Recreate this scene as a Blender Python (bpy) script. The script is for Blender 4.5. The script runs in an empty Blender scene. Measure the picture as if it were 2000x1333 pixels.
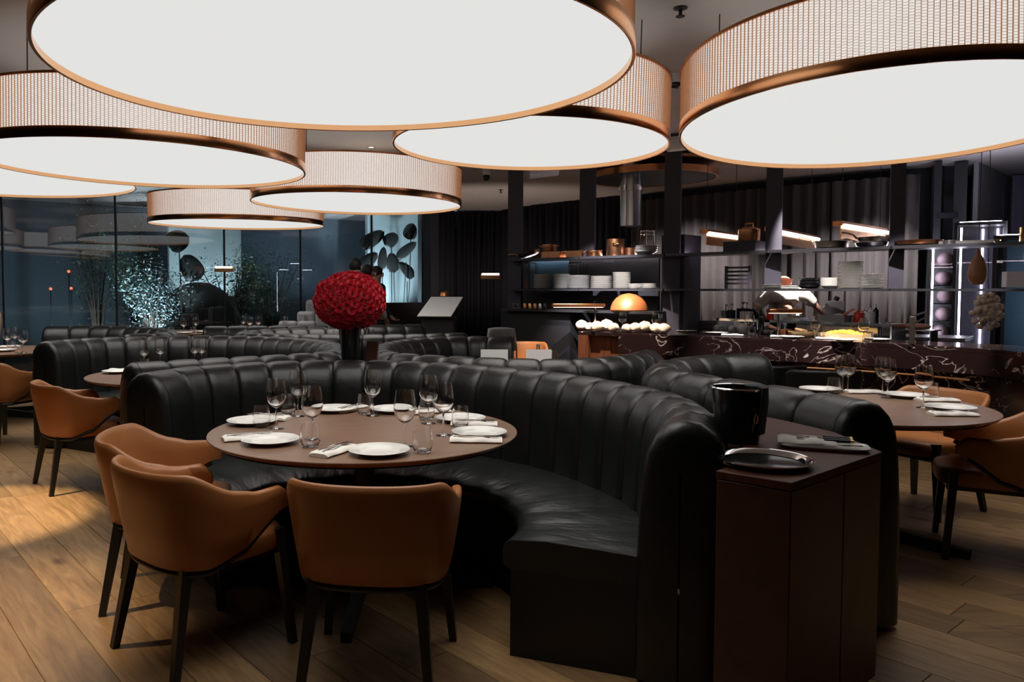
import bpy, math, random
from mathutils import Vector, Matrix, Euler
PI = math.pi
sin, cos, R = math.sin, math.cos, math.radians
rnd = random.Random(7)
S = bpy.context.scene
COL = S.collection

# ---------------------------------------------------------------- camera, world, light level
EYE = 1.43
PITCH = 0.045
cam_d = bpy.data.cameras.new('camera')
cam = bpy.data.objects.new('camera', cam_d)
COL.objects.link(cam)
cam.location = (0, 0, EYE)
cam.rotation_euler = (PI / 2 - PITCH, 0, 0)
cam_d.sensor_width = 36
cam_d.lens = 36 * 1506 / 2000
cam_d.shift_x = 0.075
cam_d.shift_y = -0.0161
cam_d.clip_start = 0.05
S.camera = cam
w = bpy.data.worlds.new('night'); S.world = w
w.use_nodes = True
w.node_tree.nodes['Background'].inputs[0].default_value = (0.035, 0.05, 0.07, 1)
w.node_tree.nodes['Background'].inputs[1].default_value = 0.6
S.view_settings.view_transform = 'Standard'
S.view_settings.look = 'None'
S.view_settings.gamma = 1
S.view_settings.exposure = 0.0
S.view_settings.use_curve_mapping = False
S.cycles.use_denoising = True
S.cycles.max_bounces = 10
S.cycles.diffuse_bounces = 4
S.cycles.glossy_bounces = 4
S.cycles.transmission_bounces = 10
S.cycles.transparent_max_bounces = 12
S.cycles.caustics_reflective = False
S.cycles.sample_clamp_indirect = 6
LAMP = 0.77          # radiance of the lamp diffusers
DOWN, UP, SPREAD = 1.2, 0.27, 110  # the lamps' light downwards, and an added uplight that lifts the ceiling


def ray(px, py):
    u = (px - 850) / 1506; v = (634.3 - py) / 1506
    return u, cos(PITCH) + sin(PITCH) * v, -sin(PITCH) + cos(PITCH) * v


def P(px, py, z):
    """where the floor plan lies under a point of the photograph at height z"""
    u, f, up = ray(px, py)
    s = (z - EYE) / up
    return u * s, f * s


def Q(px, py, y):
    u, f, up = ray(px, py)
    s = y / f
    return u * s, y, EYE + up * s


# ---------------------------------------------------------------- materials
def new_mat(name):
    m = bpy.data.materials.new(name); m.use_nodes = True
    nt = m.node_tree; b = nt.nodes['Principled BSDF']
    return m, nt, b


def node(nt, t, **kw):
    n = nt.nodes.new(t)
    for k, v in kw.items():
        if k.startswith('i_'):
            n.inputs[k[2:]].default_value = v
        else:
            setattr(n, k, v)
    return n


def mat(name, col, rough=0.5, metal=0.0, spec=0.5, noise=0.12, scale=20.0, bump=0.0, coat=0.0, sheen=0.0, rvar=0.0):
    m, nt, b = new_mat(name)
    tc = node(nt, 'ShaderNodeTexCoord')
    nz = node(nt, 'ShaderNodeTexNoise'); nz.inputs['Scale'].default_value = scale; nz.inputs['Detail'].default_value = 4
    nt.links.new(tc.outputs['Object'], nz.inputs['Vector'])
    mx = node(nt, 'ShaderNodeMix', data_type='RGBA')
    mx.inputs[6].default_value = (*[c * (1 - noise) for c in col], 1)
    mx.inputs[7].default_value = (*[min(1, c * (1 + noise)) for c in col], 1)
    nt.links.new(nz.outputs['Fac'], mx.inputs[0])
    nt.links.new(mx.outputs[2], b.inputs['Base Color'])
    b.inputs['Roughness'].default_value = rough
    b.inputs['Metallic'].default_value = metal
    b.inputs['Specular IOR Level'].default_value = spec
    b.inputs['Coat Weight'].default_value = coat
    b.inputs['Coat Roughness'].default_value = 0.15
    b.inputs['Sheen Weight'].default_value = sheen
    if rvar:
        mr = node(nt, 'ShaderNodeMapRange')
        mr.inputs[3].default_value = rough - rvar; mr.inputs[4].default_value = rough + rvar
        nt.links.new(nz.outputs['Fac'], mr.inputs[0]); nt.links.new(mr.outputs[0], b.inputs['Roughness'])
    if bump:
        bp = node(nt, 'ShaderNodeBump'); bp.inputs['Strength'].default_value = bump; bp.inputs['Distance'].default_value = 0.01
        nt.links.new(nz.outputs['Fac'], bp.inputs['Height']); nt.links.new(bp.outputs[0], b.inputs['Normal'])
    return m


def emit(name, col, s):
    m, nt, b = new_mat(name)
    nt.nodes.remove(b)
    e = node(nt, 'ShaderNodeEmission'); e.inputs[0].default_value = (*col, 1); e.inputs[1].default_value = s
    nt.links.new(e.outputs[0], nt.nodes['Material Output'].inputs[0])
    return m


def wood(name, c0, c1, rough=0.4, stretch=(1.2, 14, 6), vary=0.0, coat=0.0, knots=False, spec=0.5):
    """grain runs along the object's x axis"""
    m, nt, b = new_mat(name)
    tc = node(nt, 'ShaderNodeTexCoord'); oi = node(nt, 'ShaderNodeObjectInfo')
    add = node(nt, 'ShaderNodeVectorMath', operation='ADD')
    sc = node(nt, 'ShaderNodeVectorMath', operation='SCALE'); sc.inputs['Scale'].default_value = 37.0
    cmb = node(nt, 'ShaderNodeCombineXYZ')
    for i in range(3): nt.links.new(oi.outputs['Random'], cmb.inputs[i])
    nt.links.new(cmb.outputs[0], sc.inputs[0])
    nt.links.new(tc.outputs['Object'], add.inputs[0]); nt.links.new(sc.outputs[0], add.inputs[1])
    mp = node(nt, 'ShaderNodeMapping'); mp.inputs['Scale'].default_value = stretch
    nt.links.new(add.outputs[0], mp.inputs['Vector'])
    nz = node(nt, 'ShaderNodeTexNoise'); nz.inputs['Scale'].default_value = 2.2; nz.inputs['Detail'].default_value = 8; nz.inputs['Distortion'].default_value = 1.4
    nt.links.new(mp.outputs[0], nz.inputs['Vector'])
    ramp = node(nt, 'ShaderNodeValToRGB')
    ramp.color_ramp.elements[0].position = 0.3; ramp.color_ramp.elements[1].position = 0.72
    ramp.color_ramp.elements[0].color = (*c0, 1); ramp.color_ramp.elements[1].color = (*c1, 1)
    nt.links.new(nz.outputs['Fac'], ramp.inputs[0])
    out = ramp.outputs[0]
    if vary:
        hsv = node(nt, 'ShaderNodeHueSaturation')
        mr = node(nt, 'ShaderNodeMapRange'); mr.inputs[3].default_value = 1 - vary; mr.inputs[4].default_value = 1 + vary * 0.7
        nt.links.new(oi.outputs['Random'], mr.inputs[0]); nt.links.new(mr.outputs[0], hsv.inputs['Value'])
        nt.links.new(out, hsv.inputs['Color']); out = hsv.outputs[0]
    if knots:
        mp2 = node(nt, 'ShaderNodeMapping'); mp2.inputs['Scale'].default_value = (1.0, 2.2, 1)
        nt.links.new(add.outputs[0], mp2.inputs['Vector'])
        vo = node(nt, 'ShaderNodeTexVoronoi'); vo.inputs['Scale'].default_value = 1.3
        nt.links.new(mp2.outputs[0], vo.inputs['Vector'])
        r2 = node(nt, 'ShaderNodeValToRGB'); r2.color_ramp.elements[0].position = 0.03; r2.color_ramp.elements[1].position = 0.12
        r2.color_ramp.elements[0].color = (0.25, 0.2, 0.18, 1); r2.color_ramp.elements[1].color = (1, 1, 1, 1)
        nt.links.new(vo.outputs['Distance'], r2.inputs[0])
        ml = node(nt, 'ShaderNodeMix', data_type='RGBA', blend_type='MULTIPLY'); ml.inputs[0].default_value = 1
        nt.links.new(out, ml.inputs[6]); nt.links.new(r2.outputs[0], ml.inputs[7]); out = ml.outputs[2]
    nt.links.new(out, b.inputs['Base Color'])
    b.inputs['Roughness'].default_value = rough
    b.inputs['Coat Weight'].default_value = coat
    b.inputs['Specular IOR Level'].default_value = spec
    bp = node(nt, 'ShaderNodeBump'); bp.inputs['Strength'].default_value = 0.12; bp.inputs['Distance'].default_value = 0.004
    nt.links.new(nz.outputs['Fac'], bp.inputs['Height']); nt.links.new(bp.outputs[0], b.inputs['Normal'])
    return m


def leather(name, col, rough, wrinkle=0.25, scale=9.0, spec=0.5, uv=False, grain=0.15):
    m, nt, b = new_mat(name)
    tc = node(nt, 'ShaderNodeTexCoord')
    b.inputs['Base Color'].default_value = (*col, 1)
    b.inputs['Roughness'].default_value = rough
    b.inputs['Specular IOR Level'].default_value = spec
    n1 = node(nt, 'ShaderNodeTexNoise'); n1.inputs['Scale'].default_value = scale; n1.inputs['Detail'].default_value = 5; n1.inputs['Distortion'].default_value = 0.6
    if uv:
        nt.links.new(tc.outputs['UV'], n1.inputs['Vector'])
    else:
        nt.links.new(tc.outputs['Object'], n1.inputs['Vector'])
    n2 = node(nt, 'ShaderNodeTexNoise'); n2.inputs['Scale'].default_value = 260; n2.inputs['Detail'].default_value = 2
    nt.links.new(tc.outputs['Object'], n2.inputs['Vector'])
    b1 = node(nt, 'ShaderNodeBump'); b1.inputs['Strength'].default_value = wrinkle; b1.inputs['Distance'].default_value = 0.03
    b2 = node(nt, 'ShaderNodeBump'); b2.inputs['Strength'].default_value = grain; b2.inputs['Distance'].default_value = 0.001
    nt.links.new(n1.outputs['Fac'], b1.inputs['Height']); nt.links.new(n2.outputs['Fac'], b2.inputs['Height'])
    nt.links.new(b1.outputs[0], b2.inputs['Normal']); nt.links.new(b2.outputs[0], b.inputs['Normal'])
    mr = node(nt, 'ShaderNodeMapRange'); mr.inputs[3].default_value = rough - 0.07; mr.inputs[4].default_value = rough + 0.09
    nt.links.new(n1.outputs['Fac'], mr.inputs[0]); nt.links.new(mr.outputs[0], b.inputs['Roughness'])
    return m


def glass(name, col=(1, 1, 1), rough=0.0):
    m, nt, b = new_mat(name)
    b.inputs['Base Color'].default_value = (*col, 1)
    b.inputs['Roughness'].default_value = rough
    b.inputs['Transmission Weight'].default_value = 1
    b.inputs['IOR'].default_value = 1.45
    return m


def pane_glass(name, ior, tint):
    m, nt, b = new_mat(name)
    nt.nodes.remove(b)
    tr = node(nt, 'ShaderNodeBsdfTransparent'); tr.inputs[0].default_value = (*tint, 1)
    gl = node(nt, 'ShaderNodeBsdfGlossy'); gl.inputs['Roughness'].default_value = 0.0
    fr = node(nt, 'ShaderNodeFresnel'); fr.inputs[0].default_value = ior
    mx = node(nt, 'ShaderNodeMixShader')
    nt.links.new(fr.outputs[0], mx.inputs[0]); nt.links.new(tr.outputs[0], mx.inputs[1]); nt.links.new(gl.outputs[0], mx.inputs[2])
    nt.links.new(mx.outputs[0], nt.nodes['Material Output'].inputs[0])
    return m


def marble(name):
    m, nt, b = new_mat(name)
    tc = node(nt, 'ShaderNodeTexCoord')
    n1 = node(nt, 'ShaderNodeTexNoise'); n1.inputs['Scale'].default_value = 2.3; n1.inputs['Detail'].default_value = 6; n1.inputs['Distortion'].default_value = 2.2
    nt.links.new(tc.outputs['Object'], n1.inputs['Vector'])
    v = node(nt, 'ShaderNodeValToRGB')
    e = v.color_ramp.elements
    e[0].position = 0.485; e[0].color = (0, 0, 0, 1); e[1].position = 0.5; e[1].color = (1, 1, 1, 1)
    x = e.new(0.512); x.color = (0, 0, 0, 1)
    nt.links.new(n1.outputs['Fac'], v.inputs[0])
    n2 = node(nt, 'ShaderNodeTexNoise'); n2.inputs['Scale'].default_value = 2.0; n2.inputs['Detail'].default_value = 3
    nt.links.new(tc.outputs['Object'], n2.inputs['Vector'])
    r2 = node(nt, 'ShaderNodeValToRGB'); r2.color_ramp.elements[0].position = 0.43; r2.color_ramp.elements[1].position = 0.55
    nt.links.new(n2.outputs['Fac'], r2.inputs[0])
    ml = node(nt, 'ShaderNodeMath', operation='MULTIPLY')
    nt.links.new(v.outputs[0], ml.inputs[0]); nt.links.new(r2.outputs[0], ml.inputs[1])
    mx = node(nt, 'ShaderNodeMix', data_type='RGBA')
    mx.inputs[6].default_value = (0.018, 0.009, 0.009, 1); mx.inputs[7].default_value = (0.5, 0.42, 0.38, 1)
    nt.links.new(ml.outputs[0], mx.inputs[0]); nt.links.new(mx.outputs[2], b.inputs['Base Color'])
    b.inputs['Roughness'].default_value = 0.12
    return m


def woven(name, radius):
    """backlit white liner behind copper wire: UV u runs round the drum, v up, both in metres"""
    m, nt, b = new_mat(name)
    tc = node(nt, 'ShaderNodeTexCoord')
    br = node(nt, 'ShaderNodeTexBrick')
    br.offset = 0.5; br.squash = 1.0
    br.inputs['Color1'].default_value = (1, 1, 1, 1); br.inputs['Color2'].default_value = (0.93, 0.93, 0.93, 1); br.inputs['Mortar'].default_value = (0, 0, 0, 1)
    br.inputs['Scale'].default_value = 1; br.inputs['Brick Width'].default_value = 0.0145; br.inputs['Row Height'].default_value = 2 * PI * radius / max(1, int(2 * PI * radius / 0.026))
    br.inputs['Mortar Size'].default_value = 0.0009; br.inputs['Mortar Smooth'].default_value = 0.3
    sp = node(nt, 'ShaderNodeSeparateXYZ'); cb_ = node(nt, 'ShaderNodeCombineXYZ')
    nt.links.new(tc.outputs['UV'], sp.inputs[0]); nt.links.new(sp.outputs[0], cb_.inputs[1]); nt.links.new(sp.outputs[1], cb_.inputs[0])
    nt.links.new(cb_.outputs[0], br.inputs['Vector'])
    em = node(nt, 'ShaderNodeEmission'); em.inputs[0].default_value = (1.0, 0.90, 0.83, 1); em.inputs[1].default_value = 1.12 * LAMP
    b.inputs['Base Color'].default_value = (0.50, 0.23, 0.11, 1); b.inputs['Metallic'].default_value = 0.7; b.inputs['Roughness'].default_value = 0.4
    mx = node(nt, 'ShaderNodeMixShader')
    nt.links.new(br.outputs['Color'], mx.inputs[0]); nt.links.new(b.outputs[0], mx.inputs[1]); nt.links.new(em.outputs[0], mx.inputs[2])
    nt.links.new(mx.outputs[0], nt.nodes['Material Output'].inputs[0])
    return m


M = dict(
    plank=wood('oak_plank', (0.22, 0.125, 0.055), (0.42, 0.26, 0.12), 0.38, (1.1, 9, 4), vary=0.38, knots=True),
    joint=mat('dark_joint', (0.02, 0.013, 0.008), 0.9),
    table=wood('walnut_table', (0.17, 0.098, 0.062), (0.225, 0.135, 0.09), 0.32, (2, 16, 6)),
    cab=wood('red_brown_shaded', (0.045, 0.014, 0.009), (0.075, 0.026, 0.016), 0.42, (3, 18, 3), vary=0.1),  # same wood as the top, toned darker for its shaded sides
    cabtop=wood('red_brown_lit', (0.055, 0.016, 0.009), (0.095, 0.03, 0.017), 0.45, (2, 16, 6), spec=0.2),  # the cabinet wood again, toned lighter where the lamps light it
    barwood=wood('mahogany', (0.10, 0.035, 0.018), (0.17, 0.062, 0.03), 0.25, (14, 14, 1)),
    board=wood('pale_board', (0.42, 0.27, 0.13), (0.6, 0.42, 0.23), 0.5, (2, 14, 6)),
    black_leather=leather('black_leather', (0.0065, 0.0075, 0.007), 0.34, 0.16, 6.0),
    seat_leather=leather('creased_black_leather', (0.012, 0.0145, 0.0135), 0.32, 0.55, 3.2, uv=True, grain=0.06),
    tan_leather=leather('tan_leather', (0.34, 0.13, 0.04), 0.40, 0.10, 5.0, spec=0.5),
    dark_wood=mat('blackened_wood', (0.012, 0.011, 0.011), 0.45),
    black=mat('black_paint', (0.012, 0.012, 0.014), 0.5),
    black_gloss=mat('black_gloss', (0.01, 0.01, 0.011), 0.15),
    plinth=mat('black_plinth', (0.006, 0.0065, 0.007), 0.5),
    column=mat('blue_black_steel', (0.05, 0.047, 0.064), 0.5, 0.0, spec=0.3),
    shelf=mat('dark_steel_shelf', (0.06, 0.06, 0.07), 0.3, 0.6),
    copper=mat('polished_copper', (0.95, 0.50, 0.24), 0.2, 1.0, noise=0.05),
    copper_dark=mat('brushed_copper', (0.62, 0.26, 0.11), 0.28, 1.0, noise=0.15),
    copper_old=mat('used_copper', (0.55, 0.26, 0.13), 0.3, 1.0, noise=0.3, scale=14),
    wire=mat('copper_wire', (0.62, 0.32, 0.17), 0.4, 0.8),
    brass=mat('brass', (0.75, 0.5, 0.2), 0.25, 1.0),
    steel=mat('steel', (0.6, 0.6, 0.61), 0.25, 1.0, noise=0.06),
    chrome=mat('chrome', (0.8, 0.8, 0.8), 0.08, 1.0, noise=0.03),
    iron=mat('seasoned_iron', (0.10, 0.08, 0.06), 0.35, 0.8, noise=0.25),
    silver=mat('cutlery_steel', (0.75, 0.73, 0.7), 0.18, 1.0, noise=0.04),
    porcelain=mat('white_porcelain', (0.70, 0.69, 0.66), 0.16, noise=0.02),
    grey_china=mat('stone_grey_china', (0.50, 0.49, 0.46), 0.35, noise=0.06),
    linen=mat('white_linen', (0.74, 0.71, 0.66), 0.85, noise=0.05, scale=60, bump=0.15),
    paper=mat('white_paper', (0.86, 0.86, 0.85), 0.7, noise=0.02),
    glass=glass('clear_glass'),
    frosted=glass('pale_plastic', (0.95, 0.95, 0.95), 0.3),
    window=pane_glass('window_glass', 2.0, (0.86, 0.93, 0.92)),
    fridge_glass=pane_glass('fridge_glass', 1.4, (0.95, 0.95, 0.97)),
    ceiling=mat('ceiling_paint', (0.50, 0.46, 0.44), 0.8, noise=0.03, scale=2),
    wall=mat('dark_wall', (0.022, 0.024, 0.03), 0.7, noise=0.2, scale=3),
    curtain=mat('dark_curtain', (0.10, 0.088, 0.085), 0.85, noise=0.2, scale=5, sheen=0.2),
    curtain_blue=mat('black_curtain', (0.012, 0.014, 0.02), 0.85, noise=0.2, scale=5),
    lavender=mat('lavender_drape', (0.42, 0.40, 0.58), 0.8, noise=0.1),
    slat=mat('black_slat', (0.012, 0.013, 0.018), 0.4),
    pale_wall=mat('pale_back_wall', (0.3, 0.3, 0.31), 0.7),
    marble=marble('dark_veined_marble'),
    rose=mat('red_rose', (0.78, 0.004, 0.035), 0.6, noise=0.35, scale=40, sheen=0.3),
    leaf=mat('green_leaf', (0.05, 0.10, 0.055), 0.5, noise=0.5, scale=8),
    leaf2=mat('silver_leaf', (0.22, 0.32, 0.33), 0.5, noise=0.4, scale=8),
    bark=mat('bark', (0.06, 0.045, 0.035), 0.9, noise=0.4, scale=15, bump=0.4),
    soil=mat('garden_soil', (0.03, 0.03, 0.028), 0.95, noise=0.4, scale=6),
    rock=mat('dark_rock', (0.05, 0.053, 0.05), 0.85, noise=0.4, scale=4, bump=0.6),
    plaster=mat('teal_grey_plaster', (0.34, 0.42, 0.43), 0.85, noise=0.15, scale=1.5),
    pod=mat('dark_reflected_pod', (0.02, 0.024, 0.024), 0.45),
    skin=mat('skin', (0.52, 0.30, 0.22), 0.5, noise=0.08),
    shirt=mat('white_chef_jacket', (0.70, 0.66, 0.63), 0.8, noise=0.08, scale=8, bump=0.3),
    navy=mat('navy_cloth', (0.015, 0.018, 0.03), 0.85),
    hair=mat('dark_hair', (0.012, 0.009, 0.008), 0.6),
    white_plastic=mat('white_plastic', (0.75, 0.75, 0.77), 0.35),
    red_plastic=mat('red_plastic', (0.75, 0.03, 0.02), 0.35),
    orange=mat('orange_sauce', (0.75, 0.33, 0.05), 0.4),
    bread=mat('floured_bread', (0.72, 0.60, 0.47), 0.8, noise=0.25, scale=12, bump=0.4),
    yellow=mat('yellow_fruit', (0.8, 0.45, 0.03), 0.5),
    salmon=mat('pink_meat', (0.72, 0.33, 0.24), 0.5, noise=0.2, scale=10),
    ham=mat('cured_ham', (0.33, 0.16, 0.07), 0.45, noise=0.4, scale=12),
    pale_meat=mat('pale_meat', (0.75, 0.55, 0.58), 0.5, noise=0.3, scale=9),
    garlic=mat('garlic_skin', (0.72, 0.60, 0.45), 0.6, noise=0.25, scale=30),
    grey_felt=mat('grey_upholstery', (0.20, 0.20, 0.21), 0.7, noise=0.15),
    teal=mat('teal_panel', (0.06, 0.14, 0.19), 0.35),
    brown_menu=mat('brown_leatherette', (0.10, 0.035, 0.022), 0.4),
    tan_dull=leather('dull_tan_leather', (0.30, 0.19, 0.12), 0.5, 0.1, 5.0),
    diffuser=emit('lamp_diffuser', (1.0, 0.995, 0.97), LAMP),
    led=emit('cool_led', (0.84, 0.82, 1.0), 14.0),
    heat=emit('heat_tube', (1.0, 0.86, 0.80), 5.0),
    spot=emit('downlight_glow', (1.0, 0.88, 0.7), 5.0),
    red_led=emit('red_led', (1.0, 0.12, 0.05), 3.0),
)


m_, nt_, b_ = new_mat('clear_back_face'); nt_.nodes.remove(b_)
t_ = node(nt_, 'ShaderNodeBsdfTransparent'); nt_.links.new(t_.outputs[0], nt_.nodes['Material Output'].inputs[0]); M['clear'] = m_


# ---------------------------------------------------------------- mesh helpers
class MB:
    def __init__(self):
        self.v = []; self.f = []; self.uv = {}

    def add(self, vs, fs, M4=None):
        o = len(self.v)
        for p in vs:
            p = Vector(p)
            self.v.append(M4 @ p if M4 is not None else p)
        self.f += [tuple(i + o for i in q) for q in fs]
        return o

    def box(self, c, s, rz=0.0, taper=1.0, M4=None):
        x, y, z = s[0] / 2, s[1] / 2, s[2] / 2
        vs = []
        for dz, t in ((-z, taper), (z, 1.0)):
            for a, b_ in ((-x, -y), (x, -y), (x, y), (-x, y)):
                a2, b2 = a * t, b_ * t
                vs.append((c[0] + a2 * cos(rz) - b2 * sin(rz), c[1] + a2 * sin(rz) + b2 * cos(rz), c[2] + dz))
        self.add(vs, [(0, 3, 2, 1), (4, 5, 6, 7), (0, 1, 5, 4), (1, 2, 6, 5), (2, 3, 7, 6), (3, 0, 4, 7)], M4)
        return self

    def bar(self, a, b, w0, w1=None, h0=None, h1=None):
        """square bar from a to b"""
        a, b = Vector(a), Vector(b); w1 = w1 or w0; h0 = h0 or w0; h1 = h1 or w1
        d = (b - a).normalized()
        ref = Vector((0, 0, 1)) if abs(d.z) < 0.9 else Vector((1, 0, 0))
        s = d.cross(ref).normalized(); t = s.cross(d)
        vs = []
        for p, ww, hh in ((a, w0, h0), (b, w1, h1)):
            for i, j in ((-1, -1), (1, -1), (1, 1), (-1, 1)):
                vs.append(p + s * i * ww / 2 + t * j * hh / 2)
        self.add(vs, [(3, 2, 1, 0), (4, 5, 6, 7), (0, 1, 5, 4), (1, 2, 6, 5), (2, 3, 7, 6), (3, 0, 4, 7)])
        return self

    def grid(self, rows, cu=False, cv=False, M4=None, flip=False):
        nu, nv = len(rows), len(rows[0])
        fs = []
        for i in range(nu if cu else nu - 1):
            for j in range(nv if cv else nv - 1):
                a, b, c, d = i * nv + j, ((i + 1) % nu) * nv + j, ((i + 1) % nu) * nv + (j + 1) % nv, i * nv + (j + 1) % nv
                fs.append((a, d, c, b) if flip else (a, b, c, d))
        return self.add([p for r in rows for p in r], fs, M4)

    def lathe(self, prof, n=32, M4=None, c=(0, 0, 0)):
        rows = []
        for i in range(n):
            a = 2 * PI * i / n
            rows.append([(c[0] + max(r, 1e-5) * cos(a), c[1] + max(r, 1e-5) * sin(a), c[2] + z) for r, z in prof])
        self.grid(rows, cu=True, M4=M4)
        return self

    def tube(self, pts, r, n=8, caps=True, closed=False):
        pts = [Vector(p) for p in pts]; rows = []
        m = len(pts)
        for i, p in enumerate(pts):
            if closed:
                d = (pts[(i + 1) % m] - pts[i - 1]).normalized()
            else:
                d = (pts[min(i + 1, m - 1)] - pts[max(i - 1, 0)]).normalized()
            ref = Vector((0, 0, 1)) if abs(d.z) < 0.9 else Vector((1, 0, 0))
            s = d.cross(ref).normalized(); t = s.cross(d)
            rr = r[i] if isinstance(r, (list, tuple)) else r
            rows.append([p + (s * cos(2 * PI * k / n) + t * sin(2 * PI * k / n)) * rr for k in range(n)])
        o = self.grid(rows, cu=closed, cv=True, flip=True)
        if caps and not closed:
            self.f.append(tuple(o + k for k in range(n)))
            self.f.append(tuple(o + (m - 1) * n + n - 1 - k for k in range(n)))
        return self

    def prism(self, poly, z0, z1):
        n = len(poly)
        a = sum(poly[i][0] * poly[(i + 1) % n][1] - poly[(i + 1) % n][0] * poly[i][1] for i in range(n))
        if a < 0: poly = poly[::-1]
        o = self.add([(x, y, z0) for x, y in poly] + [(x, y, z1) for x, y in poly], [])
        self.f.append(tuple(o + n - 1 - i for i in range(n))); self.f.append(tuple(o + n + i for i in range(n)))
        for i in range(n):
            j = (i + 1) % n
            self.f.append((o + i, o + j, o + n + j, o + n + i))
        return self

    def ball(self, c, r, nu=12, nv=8, sq=1.0):
        rx, ry, rz = r if isinstance(r, (tuple, list)) else (r, r, r)
        rows = []
        for i in range(nu):
            a = 2 * PI * i / nu
            rows.append([(c[0] + rx * cos(a) * max(1e-4, sin(PI * j / nv)), c[1] + ry * sin(a) * max(1e-4, sin(PI * j / nv)), c[2] - rz * cos(PI * j / nv)) for j in range(nv + 1)])
        self.grid(rows, cu=True)
        return self

    def mesh(self, name, smooth=True, uvs=None, angle=35):
        me = bpy.data.meshes.new(name)
        me.from_pydata([tuple(p) for p in self.v], [], self.f)
        if uvs is not None:
            l = me.uv_layers.new(name='uv')
            for lp in me.loops:
                l.data[lp.index].uv = uvs[lp.vertex_index]
        if smooth:
            me.polygons.foreach_set('use_smooth', [True] * len(me.polygons))
            try:
                me.set_sharp_from_angle(angle=R(angle))
            except Exception:
                pass
        me.update()
        return me


def put(name, me, m, parent=None, loc=(0, 0, 0), rot=(0, 0, 0), bevel=0.0):
    if isinstance(me, MB): me = me.mesh(name)
    if m is not None and not me.materials: me.materials.append(m)
    o = bpy.data.objects.new(name, me); COL.objects.link(o)
    o.location = loc; o.rotation_euler = rot
    if parent is not None: o.parent = parent
    if bevel:
        b = o.modifiers.new('edge', 'BEVEL'); b.width = bevel; b.segments = 2; b.limit_method = 'ANGLE'; b.angle_limit = R(40)
    return o


def tag(o, label=None, cat=None, group=None, kind=None):
    if label: o['label'] = label
    if cat: o['category'] = cat
    if group: o['group'] = group
    if kind: o['kind'] = kind
    return o


def thing(name, label, cat, loc=(0, 0, 0), rz=0.0, group=None, rot=None):
    o = bpy.data.objects.new(name, None); COL.objects.link(o)
    o.empty_display_size = 0.05
    o.location = loc; o.rotation_euler = rot if rot else (0, 0, rz)
    return tag(o, label, cat, group)


def dup(src, loc, rz=0.0, label=None, group=None, rot=None):
    def cp(o, parent):
        c = o.copy(); COL.objects.link(c)
        if parent is not None: c.parent = parent
        for ch in kids.get(o.name, []): cp(ch, c)
        return c
    kids = {}
    stack = [src]
    while stack:
        o = stack.pop()
        kids[o.name] = list(o.children); stack += list(o.children)
    r = cp(src, None)
    r.location = loc; r.rotation_euler = rot if rot else (0, 0, rz)
    if label: r['label'] = label
    if group: r['group'] = group
    return r


class Maker:
    """first call places the built thing itself, later calls place copies"""
    def __init__(self, build): self.build = build; self.src = None

    def __call__(self, loc, rz=0.0, label=None, group=None, rot=None):
        if self.src is None:
            self.src = self.build()
            o = self.src; o.location = loc; o.rotation_euler = rot if rot else (0, 0, rz)
            tag(o, label, None, group)
            return o
        return dup(self.src, loc, rz, label, group, rot)


def spline(pts, n):
    """Catmull-Rom through pts, resampled to n+1 points of equal spacing"""
    pts = [Vector((*p, 0)) for p in pts]
    ext = [pts[0] * 2 - pts[1]] + pts + [pts[-1] * 2 - pts[-2]]
    fine = []
    for i in range(1, len(ext) - 2):
        p0, p1, p2, p3 = ext[i - 1:i + 3]
        for k in range(24):
            t = k / 24
            fine.append(0.5 * ((2 * p1) + (p2 - p0) * t + (2 * p0 - 5 * p1 + 4 * p2 - p3) * t * t + (3 * p1 - 3 * p2 + p3 - p0) * t ** 3))
    fine.append(pts[-1])
    for _ in range(14):
        fine = [fine[0]] + [(fine[i - 1] + fine[i] * 2 + fine[i + 1]) / 4 for i in range(1, len(fine) - 1)] + [fine[-1]]
    L = [0]
    for a, b in zip(fine, fine[1:]): L.append(L[-1] + (b - a).length)
    out = []; j = 0
    for i in range(n + 1):
        s = L[-1] * i / n
        while j < len(L) - 2 and L[j + 1] < s: j += 1
        t = (s - L[j]) / max(1e-9, L[j + 1] - L[j])
        out.append(fine[j].lerp(fine[j + 1], t))
    return out, L[-1]


# ---------------------------------------------------------------- room shell
CEIL = 3.3
fl = put('floor', MB().box((0, 7.5, -0.062), (24, 27, 0.1)), M['joint']); tag(fl, kind='structure')
pd = Vector((0.63, -0.777)); pn = Vector((0.777, 0.63))
plank_mesh = {}
for Ln in (1.5, 1.9, 2.3):
    b = MB(); x, y = Ln / 2 - 0.0007, 0.215 / 2 - 0.0008
    bev = 0.0016
    vs = [(-x, -y, -0.012), (x, -y, -0.012), (x, y, -0.012), (-x, y, -0.012), (-x, -y, -bev), (x, -y, -bev), (x, y, -bev), (-x, y, -bev),
          (-x + bev, -y + bev, 0), (x - bev, -y + bev, 0), (x - bev, y - bev, 0), (-x + bev, y - bev, 0)]
    b.add(vs, [(0, 1, 5, 4), (1, 2, 6, 5), (2, 3, 7, 6), (3, 0, 4, 7), (4, 5, 9, 8), (5, 6, 10, 9), (6, 7, 11, 10), (7, 4, 8, 11), (8, 9, 10, 11)])
    plank_mesh[Ln] = b.mesh('plank', smooth=False); plank_mesh[Ln].materials.append(M['plank'])
prot = math.atan2(pd.y, pd.x)
far_planks = MB(); nplank = 0
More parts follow.
